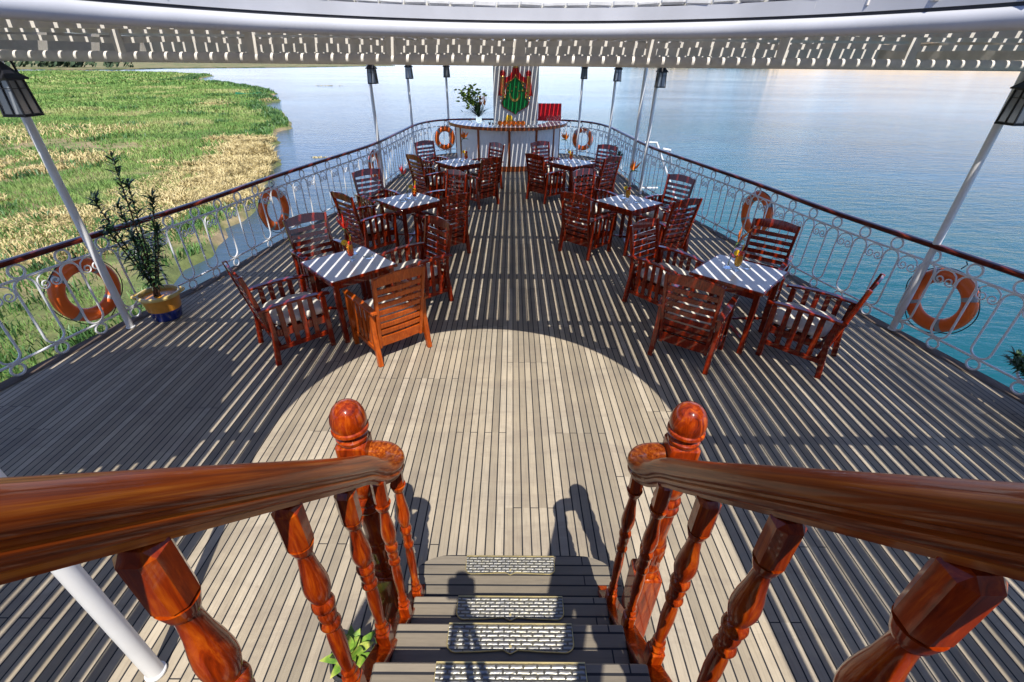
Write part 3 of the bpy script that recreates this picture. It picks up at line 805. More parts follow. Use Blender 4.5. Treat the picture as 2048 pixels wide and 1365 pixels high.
post(2.83, 14.36, 'thin white lamp post with lantern near the rear right bend of the railing', dx=0.02, dy=-0.13)
post(2.15, 16.05, 'thin white lamp post in front of the far right lifebuoy', dx=0.02, dy=-0.13)
post(-1.79, 1.07, 'thick white pole standing behind the left stair handrail', lantern=False, r=0.038, top=2.80)

# ------------------------------------------------------------------ staircase
ST = empty('staircase', (0.02, 1.4, 0)); tag(ST, 'steep varnished staircase with turned balusters and worn metal tread plates', 'staircase')
SO = Vector((0.02, 1.4, 0)); TS = Matrix.Translation(-SO)
RISE, RUN = 0.235, 0.24
# bottom step with rounded corners
P = []
for a in np.linspace(0, PI/2, 8): P.append((0.62-0.22+0.22*math.sin(PI/2-a), 1.575-0.17+0.17*math.sin(a)))
for a in np.linspace(PI/2, PI, 8): P.append((-0.55+0.22+0.22*math.cos(a), 1.575-0.17+0.17*math.sin(a)))
P += [(-0.55, 1.12), (0.62, 1.12)]
MB().prism(P, 0.004, 0.235, TS).build('bottom_step', 'tread', ST)
def centered(mb, c, name, mat):
    c = Vector(c); mb.v = [tuple(Vector(v)-c) for v in mb.v]; o = mb.build(name, mat, ST); o.location = c-SO; return o
for i in range(2, 9):
    yn = 1.57 - 0.36 - (i-2)*RUN; z = RISE*i
    mb = MB(); mb.box(0.01, yn-0.150, z-0.016, 0.925, 0.30, 0.032, None, 0.006)
    centered(mb, (0.01, yn-0.15, z), 'tread', 'tread')
    mb = MB(); mb.box(0.01, yn-0.03, z-0.033-RISE/2+0.016, 0.92, 0.018, RISE-0.034)
    centered(mb, (0.01, yn, z-0.1), 'riser', 'tread')
for i in range(1, 9):
    yn = 1.57 if i == 1 else 1.57-0.36-(i-2)*RUN; z = RISE*i
    P = [(0.25, 0.0), (-0.25, 0.0)]
    for a in np.linspace(0, PI/2, 7): P.append((-0.215-0.035*math.cos(a), -0.072-0.035*math.sin(a)))
    P += [(-0.12, -0.104), (-0.03, -0.098), (0, -0.112), (0.03, -0.098), (0.12, -0.104)]
    for a in np.linspace(PI/2, 0, 7): P.append((0.215+0.035*math.cos(a), -0.072-0.035*math.sin(a)))
    mb = MB(); mb.prism(P[::-1], 0.0, 0.005); o = mb.build('tread_plate', 'plate', ST); o.location = Vector((0.01, yn-0.004, z+0.001))-SO
    mb = MB(); mb.tube([(x, y, 0.006) for x, y in P], 0.0028, 5, closed=True); mb.lathe([(0.006,0.004),(0.006,0.009),(0,0.010)], 8, Matrix.Translation((0,-0.085,0)))
    mb.build('plate_rim', 'brassrim', o)
# stringers
def str_z(y): return 0.74+(0.85-y)*0.96
for sx in (-1, 1):
    x = -0.478 if sx < 0 else 0.512; mb = MB()
    Y = [1.40, 1.36, 1.25, -0.6, -0.6, 0.95]
    Z = [0.236, str_z(1.36), str_z(1.25), str_z(-0.6), 1.7, 0.236]
    vs = [(x-0.024, y, z) for y, z in zip(Y, Z)] + [(x+0.024, y, z) for y, z in zip(Y, Z)]
    n6 = 6; fs = [tuple(range(n6)), tuple(range(n6, 2*n6))[::-1]] + [(i, i+n6, (i+1) % n6+n6, (i+1) % n6) for i in range(n6)]
    mb.add(vs, fs, TS); mb.bar(Vector((x, 1.34, str_z(1.34)+0.008))-SO, Vector((x, -0.6, str_z(-0.6)+0.008))-SO, 0.078, 0.022, bev=0.004)
    mb.build('stringer', 'stair_wood', ST)
def turned(h, s=1.0):
    """baluster of height h: square head and foot, vase and rings between"""
    mb = MB(); b = 0.0285*s
    mb.box(0, 0, h-0.060, 2*b, 2*b, 0.14, None, 0.014)
    mb.lathe([(0.018,h-.158),(0.024,h-.150),(0.027,h-.138),(0.031,h-.122)], 22)
    mb.box(0, 0, 0.05, 2*b*0.95, 2*b*0.95, 0.10, None, 0.006)
    H0, H1 = 0.10, h-0.148; D = H1-H0
    pr = [(0.018,0),(0.026,.012),(0.027,.03),(0.019,.045),(0.017,.06),(0.023,.075),(0.023,.09),(0.0165,.105),(0.020,.20),(0.0235,.32),(0.022,.42),(0.019,.47),
          (0.026,.485),(0.0285,.50),(0.026,.515),(0.020,.53),(0.024,.56),(0.0255,.585),(0.0225,.61),(0.029,.63),(0.0305,.648),(0.028,.665),(0.0205,.68),
          (0.027,.71),(0.0325,.755),(0.0325,.79),(0.029,.84),(0.0225,.90),(0.0195,.95),(0.0185,.985),(0.022,1.0)]
    mb.lathe([(r_*s*1.0, H0+D*u) for r_, u in pr], 22)
    return mb
def rail_z(y): return 2.285-(y-0.28)*1.0
for sx, ys, curl in ((-1, (0.08, 0.36, 0.64, 0.89), ((-0.462, 1.09), (-0.447, 1.24))), (1, (0.04, 0.30, 0.545, 0.79), ((0.515, 1.02), (0.50, 1.22)))):
    x = -0.48 if sx < 0 else 0.525
    for y in ys:
        zt = rail_z(y)-0.078; zb = str_z(y)+0.012
        o = turned(zt-zb).build('baluster', 'stair_wood', ST); o.location = Vector((x, y, zb))-SO
    for cx_, cy_ in curl:
        zt = max(rail_z(cy_), 1.40)-0.055; zb = str_z(cy_)+0.012
        o = turned(zt-zb, 0.85).build('baluster', 'stair_wood', ST); o.location = Vector((cx_, cy_, zb))-SO
    prof = [(-0.047,0.0),(-0.046,0.016),(-0.040,0.030),(-0.028,0.041),(-0.012,0.046),(0.012,0.046),(0.028,0.041),(0.040,0.030),(0.046,0.016),(0.047,0.0),
            (0.042,-0.010),(0.033,-0.014),(0.033,-0.020),(0.040,-0.026),(0.040,-0.037),(0.032,-0.044),(0.028,-0.047),(0.028,-0.058),(-0.028,-0.058),(-0.028,-0.047),(-0.032,-0.044),(-0.040,-0.037),(-0.040,-0.026),(-0.033,-0.020),(-0.033,-0.014),(-0.042,-0.010)]
    m = sx
    nx = -0.60 if sx < 0 else 0.665
    if sx < 0: K = [(-0.48,0.9),(-0.476,1.04),(-0.464,1.13),(-0.447,1.20),(-0.447,1.245),(-0.475,1.278),(-0.52,1.290),(-0.585,1.288)]
    else: K = [(0.525,0.9),(0.520,1.04),(0.510,1.13),(0.496,1.20),(0.498,1.245),(0.527,1.278),(0.575,1.290),(0.645,1.288)]
    zs = [rail_z(0.9), rail_z(1.04)+0.005, 1.425, 1.372, 1.358, 1.352, 1.350, 1.350]
    path = [Vector((x, -0.9, rail_z(-0.9))), Vector((x, -0.3, rail_z(-0.3))), Vector((x, 0.3, rail_z(0.3))), Vector((x, 0.6, rail_z(0.6)))] + [Vector((a, b, c)) for (a, b), c in zip(K, zs)]
    path = catmull(path, 10)
    prof = [(a*0.90, b*0.88+0.002) for a, b in prof]
    mb = MB(); mb.sweep([p-SO for p in path], prof); mb.build('handrail', 'rail_wood', ST, sharp=50)
    # newel
    mb = MB(); TN = Matrix.Translation(Vector((nx, 1.275, 0))-SO)
    mb.box(0, 0, 0.30, 0.125, 0.125, 0.59, TN, 0.010)
    mb.box(0, 0, 1.375, 0.112, 0.112, 0.13, TN, 0.012)
    mb.lathe([(0.045,0.59),(0.056,0.60),(0.056,0.615),(0.044,0.63),(0.050,0.645),(0.050,0.66),(0.042,0.675),(0.044,0.70),(0.053,0.78),(0.054,0.81),(0.046,0.825),(0.050,0.84),(0.044,0.855),(0.043,0.90),(0.047,0.98),(0.048,1.02),(0.044,1.04),
              (0.055,1.052),(0.058,1.066),(0.053,1.08),(0.045,1.087),(0.054,1.10),(0.057,1.115),(0.051,1.128),(0.044,1.14),(0.054,1.17),(0.061,1.21),(0.060,1.24),(0.052,1.28),(0.043,1.315)], 32, TN)
    mb.lathe([(0.052,1.435),(0.060,1.447),(0.060,1.458),(0.049,1.468),(0.047,1.478),(0.062,1.484),(0.0695,1.493),(0.068,1.503),(0.062,1.507),(0.0665,1.522),(0.0668,1.540),(0.062,1.564),(0.052,1.586),(0.038,1.602),(0.019,1.612),(0.0,1.615)], 40, TN)
    if sx > 0:
        for k in range(14):
            a = 2*PI*k/14; mb.lathe([(0.004,0.71),(0.009,0.76),(0.004,0.80)], 6, TN @ Matrix.Translation((0.048*math.cos(a), 0.048*math.sin(a), 0)))
    mb.build('newel_post', 'stair_wood', ST, sharp=40)
# ------------------------------------------------------------------ armchairs
def pillow(mb, cx, cy, cz, sx, sy, sz, e=0.28, n=28, m=12):
    def sp(v, p): return math.copysign(abs(v)**p, v)
    vs = []; fs = []
    for i in range(m+1):
        ph = -PI/2 + PI*i/m; c, s_ = sp(math.cos(ph), 0.55), sp(math.sin(ph), 0.9)
        for k in range(n):
            th = 2*PI*k/n
            vs.append((cx+sx/2*c*sp(math.cos(th), e), cy+sy/2*c*sp(math.sin(th), e), cz+sz/2*s_))
    for i in range(m):
        for k in range(n): fs.append((i*n+k, i*n+(k+1) % n, (i+1)*n+(k+1) % n, (i+1)*n+k))
    mb.add(vs, fs, None, True)
def make_chair():
    t = empty('armchair')
    W = 0.285
    for sx in (-1, 1):
        mb = MB(); mb.bar((sx*W, 0.262, 0.0), (sx*W, 0.262, 0.60), 0.048, 0.052, (0,1,0), 0.005); mb.build('leg', 'mahogany', t)
        mb = MB(); mb.bar((sx*(W+0.004), -0.315, 0.0), (sx*W, -0.272, 0.36), 0.048, 0.052, (0,1,0), 0.005); mb.bar((sx*W, -0.272, 0.355), (sx*W, -0.285, 0.61), 0.046, 0.050, (0,1,0), 0.005); mb.build('leg', 'mahogany', t)
        # curved arm
        P = []; top = []; 
        for k in range(11):
            y = -0.36 + 0.70*k/10; u = (y+0.01)/0.35
            P.append((sx*(W+0.008-0.012*u*u), y, 0.618 + 0.022*(1-u*u) - 0.006*max(0, u)))
        mb = MB(); wv = 0.036
        vs = []; 
        for k, (x, y, z) in enumerate(P):
            ww = wv*(0.86+0.14*math.sin(PI*min(1, k/10*1.2)))* (0.8 if k in (0, 10) else 1)
            for a, b in ((-ww, -0.010), (-ww, 0.006), (-ww*0.85, 0.012), (ww*0.85, 0.012), (ww, 0.006), (ww, -0.010)): vs.append((x+a, y, z+b))
        fs = [(k*6+j, (k+1)*6+j, (k+1)*6+(j+1) % 6, k*6+(j+1) % 6) for k in range(10) for j in range(6)] + [(5,4,3,2,1,0), tuple(60+j for j in range(6))]
        mb.add(vs, [f[::-1] for f in fs]); mb.build('armrest', 'mahogany', t)
        mb = MB(); mb.bar((sx*W, -0.27, 0.175), (sx*W, 0.24, 0.175), 0.026, 0.050, (0,0,1), 0.004)
        for y in (-0.165, -0.065, 0.035, 0.135): mb.bar((sx*W, y, 0.198), (sx*W, y, 0.618), 0.014, 0.050, (0,1,0), 0.003)
        mb.build('side_slats', 'mahogany', t)
    mb = MB()
    mb.box(0, 0.262, 0.325, 0.522, 0.026, 0.075, None, 0.004); mb.box(0, -0.225, 0.325, 0.522, 0.026, 0.075, None, 0.004)
    for sx in (-1, 1): mb.box(sx*0.262, 0.018, 0.325, 0.022, 0.46, 0.075)
    for k in range(6): mb.box(0, -0.16+k*0.075, 0.350, 0.50, 0.05, 0.014)
    mb.build('seat_frame', 'mahogany', t)
    mb = MB(); pillow(mb, 0, 0.035, 0.424, 0.525, 0.53, 0.140); mb.build('cushion', 'cushion', t)
    # reclined slatted back
    B0, B1 = Vector((0, -0.245, 0.17)), Vector((0, -0.405, 0.985)); dv = (B1-B0); D = dv.length; dn = dv.normalized(); nn = Vector((0, dn.z, -dn.y))
    def bx(mb, x0, x1, s0, s1, th, crest=0.0, n=10):
        vs = []; fs = []
        for k in range(n+1):
            x = x0+(x1-x0)*k/n; c = crest*(1-((2*k/n-1)**2))
            bow = -0.012*(1-(2*x/0.56)**2)
            for s_, q in ((s0+c*0.4, -th/2), (s0+c*0.4, th/2), (s1+c, th/2), (s1+c, -th/2)):
                p = B0 + dn*s_ + nn*(q+bow); vs.append((x, p.y, p.z))
        for k in range(n):
            for j in range(4): fs.append((k*4+j, (k+1)*4+j, (k+1)*4+(j+1) % 4, k*4+(j+1) % 4))
        fs += [(3,2,1,0), (n*4, n*4+1, n*4+2, n*4+3)]
        mb.add(vs, [f[::-1] for f in fs])
    mb = MB()
    for sx in (-1, 1):
        a = B0 + Vector((sx*0.232, 0, 0)); b = B1 + Vector((sx*0.258, 0, 0)); mb.bar(a, b, 0.034, 0.044, (0,1,0), 0.005)
    bx(mb, -0.225, 0.225, 0.02, 0.135, 0.020)
    for k in range(7):
        s0 = 0.168+k*0.081; wd_ = 0.222+0.030*s0/D
        bx(mb, -wd_, wd_, s0, s0+0.050, 0.014)
    bx(mb, -0.248, 0.248, D-0.094, D-0.004, 0.020, 0.034, 14)
    mb.build('backrest', 'mahogany', t)
    return t

H_ = CAMZ
TBL = {'NL': (-1.80, 4.72, 0.76), 'NR': (2.47, 4.56, 0.80), 'ML': (-1.65, 7.40, 0.80), 'MR': (1.90, 7.42, 0.72), 'FL': (-1.17, 10.64, 0.72), 'FR': (1.35, 10.74, 0.68)}
TNAME = {'NL': 'front left table', 'NR': 'front right table', 'ML': 'middle left table', 'MR': 'middle right table', 'FL': 'rear left table', 'FR': 'rear right table'}
# back-crest midpoints, given as seat centre and heading in degrees
CH = {'NL': {'A': (-2.33, 4.24, 42), 'B': (-2.32, 5.39, -45), 'C': (-1.20, 5.30, -137), 'D': (-1.31, 4.23, 131)},
      'NR': {'A': (3.06, 4.09, 135), 'B': (3.07, 5.29, -129), 'C': (1.91, 5.25, -52), 'D': (1.92, 4.14, 54)},
      'ML': {'A': (-2.24, 7.08, 49), 'B': (-2.33, 8.17, -48), 'C': (-1.26, 8.15, -134), 'D': (-1.11, 7.04, 135)},
      'MR': {'A': (2.37, 6.99, 117), 'B': (2.64, 7.97, -143), 'C': (1.53, 8.34, -57), 'D': (1.23, 7.18, 45)},
      'FL': {'A': (-1.75, 10.26, 43), 'B': (-1.87, 11.60, -48), 'C': (-0.67, 11.42, -140), 'D': (-0.72, 10.01, 138)},
      'FR': {'A': (1.84, 10.30, 130), 'B': (2.00, 11.24, -132), 'C': (0.90, 11.65, -58), 'D': (0.78, 10.46, 41)}}
SIDE = {'A': {'L': 'on the near left side of', 'R': 'on the near right side of'}, 'B': {'L': 'on the far left side of', 'R': 'on the far right side of'},
        'C': {'L': 'on the far right side of', 'R': 'on the far left side of'}, 'D': {'L': 'seen from behind at the near right side of', 'R': 'seen from behind at the near left side of'}}
proto = make_chair(); used = False
for tk, d in CH.items():
    for ck, (x, y, a) in d.items():
        o = proto if not used else copy_tree(proto); used = True
        o.location = (x, y, 0); o.rotation_euler = (0, 0, R(a-90))
        lab = 'slatted mahogany armchair ' + SIDE[ck][tk[1]] + ' the ' + TNAME[tk]
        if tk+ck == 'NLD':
            lab = 'mahogany armchair coloured sunlit orange, seen from behind, at the front left table'
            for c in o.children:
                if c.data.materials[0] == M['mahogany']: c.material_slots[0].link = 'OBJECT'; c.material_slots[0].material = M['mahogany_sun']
        tag(o, lab, 'armchair', 'slatted mahogany armchairs around the tables')

# ------------------------------------------------------------------ tables
def make_table():
    t = empty('cafe_table'); s = 0.385
    mb = MB()
    for sx in (-1, 1):
        mb.bar((sx*(s-0.02), -s, 0.733), (sx*(s-0.02), s, 0.733), 0.040, 0.034, (0,0,1), 0.004)
        mb.bar((-(s-0.041), sx*(s-0.02), 0.733), (s-0.041, sx*(s-0.02), 0.733), 0.040, 0.034, (0,0,1), 0.004)
    mb.build('table_edge', 'mahogany', t)
    MB().box(0, 0, 0.738, 2*s-0.030, 2*s-0.030, 0.030, None, 0.003).build('tabletop', 'tabletop', t)
    mb = MB()
    for sx in (-1, 1):
        mb.box(sx*(s-0.06), 0, 0.678, 0.02, 2*s-0.16, 0.072); mb.box(0, sx*(s-0.06), 0.678, 2*s-0.16, 0.02, 0.072)
    mb.build('apron', 'mahogany', t)
    for sx in (-1, 1):
        for sy in (-1, 1):
            MB().bar((sx*(s-0.06), sy*(s-0.06), 0), (sx*(s-0.06), sy*(s-0.06), 0.713), 0.052, 0.052, (0,1,0), 0.005).build('leg', 'mahogany', t)
    mb = MB(); mb.bar((-(s-0.09), -(s-0.09), 0.16), (s-0.09, s-0.09, 0.16), 0.03, 0.02); mb.bar((-(s-0.09), (s-0.09), 0.181), (s-0.09, -(s-0.09), 0.181), 0.03, 0.02); mb.build('stretcher', 'mahogany', t)
    return t
pt = make_table()
TL = {'NL': 'square white topped table in front on the left, glass ashtray beside an orange cocktail', 'NR': 'square white topped table in front on the right, nearest the big right lifebuoy',
      'ML': 'white topped table in the middle of the left row', 'MR': 'white topped table in the middle of the right row',
      'FL': 'white topped table at the rear left in front of the bar', 'FR': 'white topped table at the rear right in front of the bar'}
for i, (k, (x, y, s)) in enumerate(TBL.items()):
    o = pt if i == 0 else copy_tree(pt)
    o.location = (x, y, 0); o.rotation_euler = (0, 0, R({'NL': 44, 'NR': 46, 'ML': 45, 'MR': 38, 'FL': 42, 'FR': 40}[k]))
    tag(o, TL[k], 'table', 'square tables set out in two rows')
TZ = 0.7535
def cocktail(x, y, z, mat, label, lean=0):
    t = empty('cocktail_glass', (x, y, z)); t.scale = (1.25, 1.25, 1.15); tag(t, label, 'drink', 'cocktails on the tables')
    MB().lathe([(0.034,0.001),(0.034,0.004),(0.008,0.010),(0.006,0.028),(0.018,0.040),(0.030,0.06),(0.034,0.09),(0.030,0.125),(0.031,0.16),(0.037,0.19),(0.0355,0.19),(0.0295,0.16),(0.0285,0.125),(0.0325,0.09),(0.028,0.061),(0.016,0.042),(0,0.036)], 20).build('glass', 'glass', t)
    MB().lathe([(0,0.0375),(0.0155,0.043),(0.0275,0.062),(0.032,0.09),(0.0280,0.125),(0.0290,0.155),(0,0.156)], 18).build('cocktail', mat, t)
    mb = MB(); mb.lathe([(0.026,-0.003),(0.028,0),(0.026,0.003)], 16, Matrix.Translation((-0.037,0,0.175)) @ Matrix.Rotation(PI/2, 4, 'X') @ Matrix.Rotation(0.3, 4, 'Y')); mb.build('lemon_slice', 'petalyellow', t)
    mb = MB(); pillow(mb, 0.012, 0, 0.172, 0.04, 0.036, 0.034, 1.0, 12, 8); mb.build('cherry', 'petalred', t)
    mb = MB(); mb.tube([(0.0, 0.01, 0.08), (0.02, 0.02, 0.25)], 0.0035, 6); mb.build('straw', 'petalyellow', t)
def bud_vase(x, y, z, h, label):
    t = MB(); t.lathe([(0.058,0.001),(0.060,0.006),(0.030,0.016),(0.014,0.035),(0.012,h*0.7),(0.016,h),(0.0145,h),(0.0105,h*0.7),(0.011,0.04),(0,0.036)], 20)
    o = t.build('bud_vase', 'glass'); o.location = (x, y, z); tag(o, label, 'vase', 'bud vases on the tables')
def bird_flower(x, y, z, h, az, label, bend=0.06, orange='petal'):
    t = empty('bird_of_paradise', (x, y, z)); t.rotation_euler = (0, 0, az); t.scale = (1.0, 1.0, 1.0); K_ = 1.45; tag(t, label, 'flower', 'strelitzia flowers in the bud vases')
    top = Vector((bend, 0, h))
    MB().tube(catmull([(0,0,0.0),(0.004,0,h*0.35),(bend*0.35,0,h*0.75),top], 6), 0.0045, 6).build('stem', 'stem', t)
    MB().tube([top+Vector((-0.01,0,-0.01)), top+Vector((0.03,0,0.008)), top+Vector((0.085,0,0.004)), top+Vector((0.145,0,-0.012))], [0.007,0.013,0.009,0.001], 7).build('bract', 'stem', t)
    mb = MB()
    for k, (a, l) in enumerate(((1.95,.10),(1.6,.13),(1.25,.12),(0.95,.13),(0.65,.11),(1.4,.09),(2.3,.08))):
        yy = (k % 3-1)*0.25; b = top+Vector((0.015+0.008*(k%4),0,0.006)); dr = Vector((math.cos(a), yy, math.sin(a))).normalized()
        s_ = dr.cross(Vector((0,1,0))).normalized()*0.013; q = Vector((0,0.006,0))
        mb.add([b, b+dr*l*K_*0.45+s_*K_, b+dr*l*K_, b+dr*l*K_*0.45-s_*K_, b+dr*l*K_*0.45+q*K_], [(0,1,4),(1,2,4),(2,3,4),(3,0,4)])
    mb.build('petals', orange, t)
    b = top+Vector((0.03,0,0.008)); MB().add([b, b+Vector((0.05,0.008,0.045)), b+Vector((0.09,0,0.05)), b+Vector((0.05,-0.008,0.03))], [(0,1,2,3)]).build('blue_petal', 'bluepetal', t)
def ashtray(x, y, z, label):
    o = MB().lathe([(0.045,0.001),(0.058,0.004),(0.064,0.030),(0.058,0.031),(0.050,0.012),(0,0.010)], 22).build('glass_ashtray', 'glass'); o.location = (x, y, z); tag(o, label, 'ashtray', 'glass ashtrays on the tables')
IT = {'NL': ((-1.79,4.80),(-1.83,4.99),(-1.62,4.88),'drink',0.24,2.6), 'NR': ((2.45,4.60),(2.38,4.66),(2.58,4.68),'drink2',0.24,0.6), 'ML': ((-1.56,7.42),(-1.68,7.46),(-1.72,7.30),'drink',0.32,2.3),
      'MR': ((1.88,7.47),(1.86,7.60),(2.03,7.38),'drink2',0.40,0.2), 'FL': ((-1.02,10.70),(-1.14,10.78),(-1.24,10.58),'drink',0.42,0.3), 'FR': ((1.33,10.80),(1.27,10.92),(1.48,10.70),'drink',0.40,2.9)}
WH = {'NL': 'front left', 'NR': 'front right', 'ML': 'middle left', 'MR': 'middle right', 'FL': 'rear left', 'FR': 'rear right'}
for k, (g1, v1, a1, mt, fh, az) in IT.items():
    cocktail(g1[0], g1[1], TZ, mt, ('orange and red cocktail in a tall glass on the %s table' if mt == 'drink' else 'amber cocktail with red top in a tall glass on the %s table') % WH[k])
    bud_vase(v1[0], v1[1], TZ, 0.14, 'slim clear glass bud vase standing on the %s table' % WH[k])
    bird_flower(v1[0], v1[1], TZ+0.03, fh, az, 'orange bird of paradise flower in the vase of the %s table' % WH[k], 0.05, 'petalred' if k in ('NL', 'ML') else 'petal')
    ashtray(a1[0], a1[1], TZ, 'round clear glass ashtray on the %s table' % WH[k])

# ------------------------------------------------------------------ lifebuoys
def buoy(x, y, z, ang, label, k=0):
    """ang: direction of the ring's plane in the deck plan"""
    t = empty('lifebuoy', (x, y, z)); t.rotation_euler = (0.0, 0, ang); tag(t, label, 'lifebuoy', 'orange lifebuoys hung outside the railing')
    R0, r0 = 0.275, 0.074; n = 56
    C = [Vector((R0*math.cos(a), 0, R0*math.sin(a))) for a in np.linspace(0, 2*PI, n+1)[:-1]]
    vs = []; m = 18
    for i in range(n):
        a = 2*PI*i/n; rad = Vector((math.cos(a), 0, math.sin(a)))
        for j in range(m):
            b = 2*PI*j/m; vs.append(rad*(R0+r0*math.cos(b)) + Vector((0, 0.82*r0*math.sin(b), 0)))
    fs = [(i*m+j, ((i+1) % n)*m+j, ((i+1) % n)*m+(j+1) % m, i*m+(j+1) % m) for i in range(n) for j in range(m)]
    MB().add(vs, fs, None, True).build('float_ring', 'orange', t)
    for q in range(4):
        a0 = PI/4 + q*PI/2 + 0.15*k; vs = []
        for i in range(5):
            a = a0-0.085+0.17*i/4; rad = Vector((math.cos(a), 0, math.sin(a)))
            for j in range(m):
                b = 2*PI*j/m; vs.append(rad*(R0+(r0+0.0025)*math.cos(b)) + Vector((0, (0.82*r0+0.0025)*math.sin(b), 0)))
        MB().add(vs, [(i*m+j, (i+1)*m+j, (i+1)*m+(j+1) % m, i*m+(j+1) % m) for i in range(4) for j in range(m)], None, True).build('reflective_band', 'greyband', t)
    mb = MB(); pts = []
    for i in range(64):
        a = 2*PI*i/64; sag = abs(math.sin(2*(a-PI/4-0.15*k)))
        pts.append(Vector(((R0+r0+0.004+0.045*sag*(0.6+0.4*math.sin(a*3)))*math.cos(a), 0.01*math.sin(a*5), (R0+r0+0.004+0.045*sag*0.5)*math.sin(a)-0.02*sag)))
    mb.tube(pts, 0.0055, 5, closed=True); mb.tube([(0,-0.05,0.36),(0,-0.11,0.40),(0,-0.07,0.44)], 0.006, 5); mb.build('grab_rope', 'rope', t)
def ring_at(y, side, off=0.085):
    h = half_at(y); a = math.atan2(0.5, (half_at(y+0.25)-half_at(y-0.25))*1.0)
    return (side*(h+off), y, a if side > 0 else PI-a)
x, y, a = ring_at(4.50, -1); buoy(x, y, 0.50, a, 'orange lifebuoy outside the left railing, behind the lamp post and potted oleander')
x, y, a = ring_at(7.62, -1); buoy(x, y, 0.52, a, 'orange lifebuoy on the left railing behind the middle left table', 1)
x, y, a = ring_at(11.3, -1); buoy(x, y, 0.53, a, 'distant orange lifebuoy on the left railing, partly behind a lamp post', 2)
x, y, a = ring_at(7.42, 1); buoy(x, y, 0.58, a, 'orange lifebuoy on the right railing behind the slatted chair backs', 1)
x, y, a = ring_at(4.42, 1); buoy(x, y, 0.50, a, 'largest orange lifebuoy on the right, crossed by a lamp post', 2)
buoy(-2.20, 16.12, 0.50, R(25), 'orange lifebuoy half hidden behind the left end of the bar', 0)
buoy(2.32, 16.18, 0.50, R(-25), 'orange lifebuoy on the far railing to the right of the bar', 1)

# ------------------------------------------------------------------ plants
def leaf(mb, base, dr, L, W_, droop=0.25, twist=0.0):
    dr = dr.normalized(); side = dr.cross(Vector((0,0,1)))
    if side.length < 0.1: side = Vector((1,0,0))
    side.normalize(); up = side.cross(dr)
    side = side*math.cos(twist)+up*math.sin(twist)
    P = []; n = 5
    for k in range(n+1):
        u = k/n; c = base + dr*L*u + Vector((0,0,-droop*L*u*u)); wv = W_*math.sin(PI*(0.06+0.94*u)**0.8)*0.5
        P += [c-side*wv, c+side*wv]
    mb.add(P, [(2*k, 2*k+1, 2*k+3, 2*k+2) for k in range(n)])
def pot(t, rt, rb, h, two=True):
    MB().lathe([(rb*0.92,0.004),(rb,0.02),(rb+(rt-rb)*0.42,h*0.40)], 36).build('pot_base', 'potblue', t)
    MB().lathe([(rb+(rt-rb)*0.42+0.001,h*0.401),(rb+(rt-rb)*0.7,h*0.66),(rt*0.97,h*0.88)], 36).build('pot_body', 'potyellow', t)
    mb = MB(); mb.lathe([(rt*0.96,h*0.86),(rt*1.10,h*0.88),(rt*1.13,h*0.94),(rt*1.08,h*1.0),(rt*0.97,h*1.0),(rt*0.92,h*0.93),(rt*0.90,h*0.8)], 36)
    for a in (0.5, 0.5+PI):
        T2 = Matrix.Rotation(a, 4, 'Z'); mb.tube([T2 @ Vector((rt*1.05, -0.06, h*0.95)), T2 @ Vector((rt*1.22, -0.035, h*0.98)), T2 @ Vector((rt*1.26, 0, h*0.99)), T2 @ Vector((rt*1.22, 0.035, h*0.98)), T2 @ Vector((rt*1.05, 0.06, h*0.95))], 0.018, 8)
    mb.build('pot_rim', 'potrim', t)
    MB().lathe([(rt*0.91,h*0.84),(rt*0.5,h*0.87),(0,h*0.88)], 24).build('soil', 'soil', t)
def oleander(x, y, h, nst, label, spread=0.3, potr=0.20, seed=1, lens=0.125, targets=None):
    random.seed(seed)
    t = empty('potted_oleander', (x, y, 0)); tag(t, label, 'potted plant', 'potted plants standing on the deck'); pot(t, potr, potr*0.74, 0.335 if potr > 0.15 else 0.28)
    st = MB(); lf = MB()
    for i in range(nst):
        if targets and i < len(targets): tx, ty, tz = targets[i]
        else: a = random.uniform(0, 2*PI); tx, ty, tz = spread*math.cos(a)*random.random(), spread*math.sin(a)*random.random(), h*random.uniform(0.55, 1)
        b = Vector((random.uniform(-.04, .04), random.uniform(-.04, .04), 0.27))
        P = catmull([b, b.lerp(Vector((tx*0.35, ty*0.35, 0.25+(tz-0.25)*0.4)), 1), Vector((tx*0.75, ty*0.75, 0.25+(tz-0.25)*0.75)), Vector((tx, ty, tz))], 10)
        st.tube(P, [0.011*(1-0.7*k/len(P)) for k in range(len(P))], 6)
        for k in range(6, len(P)):
            u = k/len(P)
            for q in range(3 if u < 0.9 else 7):
                a = k*0.9+q*2*PI/3+random.uniform(-.3, .3); el = 0.15+u*0.75 + random.uniform(-.25, .25)
                d = Vector((math.cos(a)*math.cos(el), math.sin(a)*math.cos(el), math.sin(el)))
                leaf(lf, P[k], d, lens*random.uniform(0.8, 1.45), 0.023, random.uniform(0.15, 0.85), random.uniform(-.5, .5))
    st.build('stems', 'bark', t); lf.build('leaves', 'oleander', t)
oleander(-4.13, 4.80, 1.6, 8, 'tall dark green oleander in a yellow and blue glazed pot by the left railing', seed=3,
         targets=[(0.14,0.0,1.82),(-0.20,-0.05,1.42),(-0.06,0.05,1.32),(0.34,0.05,1.42),(0.30,0.0,1.1),(-0.16,-0.1,1.12),(0.05,-0.08,1.0),(0.12,0.08,1.55),(-0.28,0.0,1.25),(0.22,-0.05,1.25),(0.0,-0.1,1.2)])
oleander(4.72, 2.95, 0.9, 3, 'dark leafed plant reaching into view at the right edge by the railing', seed=5, targets=[(-0.27,0.38,0.50),(-0.20,0.42,0.40),(-0.30,0.28,0.44),(0.0,0.2,0.9),(0.1,-0.1,0.9)])
